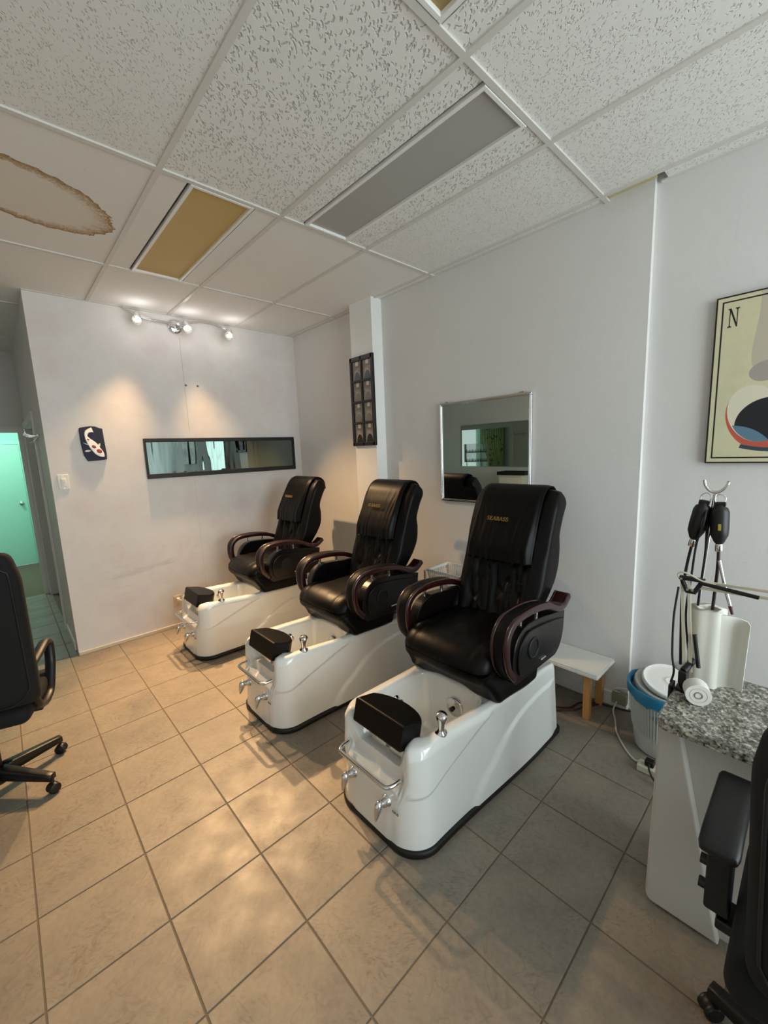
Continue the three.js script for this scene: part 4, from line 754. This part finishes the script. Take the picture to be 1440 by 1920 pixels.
// ---------------------------------------------------------------- office chairs (built facing +z)
function officeChair(label, pos, turn, { back, backY0, backY1, star, arm, width = 0.47, armX = width / 2 + 0.045, seatW = width + 0.02 }) {
  const t = thing('office_chair', label, 'chair', pos, turn, 'black office chairs');
  mesh('hub', [lathe([[0, 0.06], [0.045, 0.06], [0.05, 0.08], [0.045, 0.125], [0.03, 0.13], [0, 0.13]], 24)], M.blackPlastic, t);
  for (let k = 0; k < 5; k++) {
    const a = star + k * Math.PI * 2 / 5, c = Math.cos(a), s = Math.sin(a), n = 9, rings = [];
    for (let i = 0; i <= n; i++) { const f = i / n, r = lerp(0.03, 0.29, f), hw = lerp(0.03, 0.019, f), y = lerp(0.112, 0.088, f), h = lerp(0.028, 0.016, f); rings.push([[-hw, -h], [-hw, h * 0.6], [-hw * 0.6, h], [hw * 0.6, h], [hw, h * 0.6], [hw, -h]].map(([w, dy]) => [r * c - w * s, y + dy, r * s + w * c])); }
    const leg = mesh('base_leg', loft(rings, { capA: true, capB: true }), M.blackPlastic, t);
    const ca = a + 0.5 + k, cx = 0.285 * c, cz = 0.285 * s, ax = [Math.cos(ca), Math.sin(ca)];
    const wheel = (o) => lathe([[0, -0.009], [0.02, -0.009], [0.026, -0.005], [0.026, 0.005], [0.02, 0.009], [0, 0.009]], 20).rotateX(Math.PI / 2).rotateY(-ca + Math.PI / 2).translate(cx + ax[0] * o, 0.0265, cz + ax[1] * o);
    mesh('caster', [wheel(-0.013), wheel(0.013), rod([cx, 0.03, cz], [cx, 0.08, cz], 0.008), new THREE.SphereGeometry(0.024, 16, 8, 0, 7, 0, 1.6).translate(cx, 0.032, cz)], M.blackPlastic, leg);
  }
  mesh('gas_column', [rod([0, 0.12, 0], [0, 0.26, 0], 0.026), rod([0, 0.26, 0], [0, 0.42, 0], 0.016)], M.blackPlastic, t);
  mesh('tilt_mechanism', rounded(-0.09, 0.09, 0.385, 0.425, -0.12, 0.1, 0.01), M.blackPlastic, t);
  mesh('seat', softBlock(seatW, 0.085, 0.47, 0.04, 26, 8, 26, ([x, y, z]) => [x, y + 0.465 - 0.02 * sstep(0.15, 0.24, z) + (y > 0 ? 0.012 * (x / 0.24) ** 2 : 0), z + 0.02]), M.charcoalFabric, t);
  const bh = backY1 - backY0, lean = 0.14;
  const bend = ([x, y, z]) => { const f = (y + bh / 2) / bh, nar = 1 - 0.10 * (1 - f) - 0.07 * sstep(0.8, 1, f); return [x * nar, y + (backY0 + backY1) / 2, z + back - lean * (f - 0.2) * bh + 0.05 * (x / width * 2) ** 2 * 0.5]; };
  mesh('backrest', softBlock(width, bh, 0.085, 0.04, 28, 34, 8, bend), M.charcoalFabric, t);
  const hw = width / 2 - 0.006, ring = []; { const cr = 0.10; for (const [sx, sy, a0] of [[1, 1, 0], [-1, 1, 90], [-1, -1, 180], [1, -1, 270]]) for (let i = 0; i <= 4; i++) { const a = (a0 + i * 22.5) * Math.PI / 180; ring.push(bend([sx * (hw - 0.02 - cr) + cr * Math.cos(a), sy * (bh / 2 - 0.02 - cr) + cr * Math.sin(a), -0.0435])); } }
  mesh('piping', tube(ring, 0.004, 120, 6, true, 0.3), M.black, t);
  mesh('back_post', [rounded(-0.035, 0.035, 0.40, 0.425, back - 0.055, 0.0, 0.006), rounded(-0.035, 0.035, 0.40, backY0 + 0.12, back - 0.075, back - 0.055, 0.006)], M.blackPlastic, t);
  for (const s of [-1, 1]) {
    const x = s * armX;
    if (arm === 'loop') {
      const prof = (p, r1, r2) => { const cu = new THREE.CatmullRomCurve3(p.map((q) => V(...q)), true, 'catmullrom', 0.35), n = 80, fr = cu.computeFrenetFrames(n, true), rings = []; for (let i = 0; i <= n; i++) { const c = cu.getPointAt(i / n % 1); rings.push(Array.from({ length: 10 }, (_, k) => { const a = k / 10 * 2 * Math.PI, tang = cu.getTangentAt(i / n % 1), side = V(1, 0, 0), up = V().crossVectors(tang, side).normalize(); return [c.x + side.x * r1 * Math.cos(a) + up.x * r2 * Math.sin(a), c.y + up.y * r2 * Math.sin(a), c.z + up.z * r2 * Math.sin(a)]; })); } return loft(rings); };
      mesh('arm', prof([[x, 0.655, -0.14], [x, 0.675, 0.0], [x, 0.69, 0.13], [x, 0.66, 0.18], [x, 0.56, 0.165], [x, 0.44, 0.08], [x, 0.425, -0.02], [x, 0.46, -0.1], [x, 0.56, -0.155]], 0.024, 0.017), M.blackPlastic, t);
      mesh('arm_bracket', rounded(Math.min(x, s * 0.1), Math.max(x, s * 0.1), 0.40, 0.425, -0.05, 0.07, 0.006), M.blackPlastic, t);
    } else {
      mesh('arm_pad', softBlock(0.08, 0.03, 0.30, 0.014, 8, 4, 16, ([a, y, z]) => [a + x, y + 0.675 - 0.012 * sstep(-0.08, -0.15, z), z + 0.055]), M.blackPlastic, t);
      mesh('arm_post', [rounded(x - 0.026, x + 0.026, 0.44, 0.665, -0.03, 0.02, 0.008), rounded(Math.min(x, s * 0.1), Math.max(x, s * 0.1) + 0.0, 0.40, 0.43, -0.03, 0.05, 0.006)], M.blackPlastic, t);
      for (const y of [0.49, 0.56]) mesh('arm_knob', rod([x + s * 0.024, y, -0.008], [x + s * 0.04, y, -0.008], 0.013), M.blackPlastic, t);
    }
  }
  return t;
}
officeChair('black office chair with loop arms cut off by the left edge', [-0.2, 0, -2.71], Math.PI - 0.3, { back: -0.22, backY0: 0.52, backY1: 1.26, star: -0.12, arm: 'loop', width: 0.62, armX: 0.235, seatW: 0.46 });
officeChair('black office chair at the granite desk in the lower right corner', [1.20, 0, 0.176], Math.PI / 2, { back: -0.215, backY0: 0.50, backY1: 1.13, star: 0.28, arm: 'post', width: 0.46 });

// ---------------------------------------------------------------- corridor and left side, mostly seen in the mirrors
{
  const t = thing('coat_hooks', 'chrome coat hook rail on the corridor wall', 'coat hooks', [0.2995, 1.86, -4.82]);
  mesh('rail', rounded(-0.012, 0, -0.012, 0.012, -0.2, 0.2, 0.003), M.chrome, t);
  for (const z of [-0.15, -0.05, 0.05, 0.15]) { const h = mesh('hook', tube([[-0.01, 0.0, z], [-0.05, 0.004, z], [-0.085, 0.02, z], [-0.09, 0.045, z]], 0.005, 24, 8), M.chrome, t); mesh('ball', [new THREE.SphereGeometry(0.011, 12, 8).translate(-0.09, 0.05, z), new THREE.SphereGeometry(0.009, 12, 8).translate(-0.045, -0.05, z), tube([[-0.01, -0.005, z], [-0.03, -0.03, z], [-0.045, -0.048, z]], 0.004, 12, 6)], M.chrome, h); }
}
{ // leaf print curtain
  const cloth = canvasTexture(512, 768, (g, w, h) => { g.fillStyle = '#c3c08c'; g.fillRect(0, 0, w, h); for (let i = 0; i < 90; i++) { const x = rnd() * w, y = rnd() * h, a = rr(0, 6.3); g.save(); g.translate(x, y); g.rotate(a); g.fillStyle = rnd() < 0.6 ? '#5d6433' : '#d8d6ae'; g.beginPath(); g.ellipse(0, 0, rr(14, 30), rr(5, 10), 0, 0, 7); g.fill(); g.restore(); } });
  const rows = 10, n = 90, rings = [];
  for (let i = 0; i <= rows; i++) { const f = i / rows, y = lerp(2.06, 0.35, f), pinch = Math.exp(-(((f - 0.55) / 0.2) ** 2)); const fr = [], bk = []; for (let j = 0; j <= n; j++) { const v = j / n, z = lerp(-6.52, -5.85, lerp(v, 0.45 + v * 0.55, pinch * 0.75)), x = 1.4 - 0.015 * Math.sin(v * 60) - 0.004 * Math.sin(v * 17); fr.push([x, y, z]); bk.push([x + 0.003, y, z]); } rings.push([...fr, ...bk.reverse()]); }
  const g = loft(rings, { capA: true, capB: true }), p = g.attributes.position, uv = new Float32Array(p.count * 2); for (let i = 0; i < p.count; i++) { uv[i * 2] = p.getZ(i) * 1.2; uv[i * 2 + 1] = p.getY(i) * 0.6; } g.setAttribute('uv', new THREE.BufferAttribute(uv, 2));
  const t = thing('curtain', 'olive leaf-print curtain in the side room, seen in the wall mirror', 'curtain');
  mesh('cloth', g, std(0xffffff, 0.95, { map: cloth }), t);
  mesh('curtain_rod', [rod([1.4, 2.075, -6.56], [1.4, 2.075, -5.8], 0.009), rod([1.4, 2.075, -6.54], [1.499, 2.075, -6.54], 0.006), rod([1.4, 2.075, -5.82], [1.499, 2.075, -5.82], 0.006)], M.satinSteel, t);
}
{ // nail polish rack
  const t = thing('polish_rack', 'white two-tier nail polish rack in front of the leaf-print curtain', 'rack', [0.53, 1.22, -6.1]);
  mesh('back_plate', rounded(0.055, 0.062, 0, 0.46, -0.34, 0.34, 0.002), phys(0xffffff, 0.1, { transmission: 0.8, thickness: 0 }), t); mesh('shelf', rounded(-0.03, 0.056, 0.0, 0.01, -0.34, 0.34, 0.002), M.white, t); mesh('shelf', rounded(-0.03, 0.056, 0.23, 0.24, -0.34, 0.34, 0.002), M.white, t);
  mesh('side', rounded(-0.03, 0.056, 0.01, 0.46, -0.34, -0.332, 0.002), M.white, t); mesh('side', rounded(-0.03, 0.056, 0.01, 0.46, 0.332, 0.34, 0.002), M.white, t);
  for (const z of [-0.3, 0.3]) mesh('foot_post', rod([0.02, -1.2195, z], [0.02, 0.0, z], 0.009), M.satinSteel, t);
  const cols = [0x14161c, 0x2a1016, 0x0f1a24, 0x311520];
  const protos = cols.map((c) => { const b = new THREE.Group(); mesh('glass_bottle', lathe([[0, 0], [0.013, 0], [0.0145, 0.004], [0.0145, 0.03], [0.007, 0.037], [0, 0.037]], 14), phys(c, 0.1, { clearcoat: 1 }), b); mesh('cap', rod([0, 0.037, 0], [0, 0.075, 0], 0.0075, 0.006, 10), M.black, b); return b; });
  let k = 0;
  for (const y of [0.0102, 0.2402]) for (let i = 0; i < 14; i++) { const b = protos[k++ % 4].clone(); b.name = numbered('polish_bottle'); tag(b, y > 0.1 ? 'dark nail polish bottle on the upper tier of the white rack' : 'dark nail polish bottle on the lower tier of the white rack', 'bottle', y > 0.1 ? 'polish bottles on the upper tier' : 'polish bottles on the lower tier'); b.position.set(0.54, 1.22 + y, -6.1 - 0.3 + i * 0.046); scene.add(b); }
}
{ // mirror, desk and box along the left wall
  const t = thing('wide_mirror', 'wide frameless mirror on the left wall, seen in the chrome framed mirror', 'mirror', [R.left + 0.0005, 1.23, -4.05]);
  mesh('mirror_glass', span(0.002, 0.008, 0.006, 0.794, -0.95, 0.95), M.mirror, t); mesh('edge_channel', [span(0, 0.012, 0, 0.008, -0.952, 0.952), span(0, 0.012, 0.792, 0.8, -0.952, 0.952)], M.satinSteel, t);
  const d = thing('work_table', 'pale work table against the left wall, seen in the chrome framed mirror', 'table', [-1.25, 0, -3.7]);
  mesh('table_top', rounded(-0.33, 0.3, 0.72, 0.75, -0.5, 0.5, 0.006), M.cream, d); for (const z of [-0.46, 0.46]) mesh('side_panel', rounded(-0.3, 0.28, 0.001, 0.72, z - 0.015, z + 0.015, 0.003), M.cream, d);
  const c = thing('storage_box', 'cream storage box on the work table, seen in the chrome framed mirror', 'box', [-1.3, 0.7505, -3.66]);
  mesh('box_body', rounded(-0.16, 0.16, 0, 0.36, -0.22, 0.22, 0.008), M.cream, c); mesh('drawer', rounded(0.155, 0.166, 0.04, 0.17, -0.2, 0.2, 0.003), M.white, c); mesh('drawer', rounded(0.155, 0.166, 0.19, 0.32, -0.2, 0.2, 0.003), M.white, c);
  const r = thing('black_tray', 'black tray on top of the cream storage box', 'tray', [-1.3, 1.111, -3.66]);
  mesh('tray_base', rounded(-0.15, 0.15, 0, 0.01, -0.26, 0.26, 0.003), M.black, r); mesh('tray_wall', [rounded(-0.15, -0.142, 0.008, 0.06, -0.26, 0.26, 0.003), rounded(0.142, 0.15, 0.008, 0.06, -0.26, 0.26, 0.003), rounded(-0.145, 0.145, 0.008, 0.06, -0.26, -0.252, 0.003), rounded(-0.145, 0.145, 0.008, 0.06, 0.252, 0.26, 0.003)], M.black, r);
}
{ // lamp in the mint room
  const t = thing('flush_lamp', 'round flush ceiling lamp lighting the mint green room', 'ceiling lamp', [-0.35, R.height, -7.75]);
  mesh('base', lathe([[0, 0], [0.15, 0], [0.15, -0.02], [0.13, -0.03], [0, -0.03]], 32), M.white, t);
  const b = mesh('bowl', lathe([[0.13, -0.03], [0.125, -0.06], [0.09, -0.085], [0.04, -0.095], [0, -0.097]], 32), new THREE.MeshStandardMaterial({ color: 0xf4fff9, emissive: 0xe4fff4, emissiveIntensity: 2 }), t); b.castShadow = false;
  const l = new THREE.PointLight(new THREE.Color().setRGB(0.9, 1, 0.96), 9); l.name = 'lamp_light'; l.position.set(0, -0.16, 0); l.castShadow = true; l.shadow.radius = 4; t.add(l);
}
renderer.render(scene, camera);
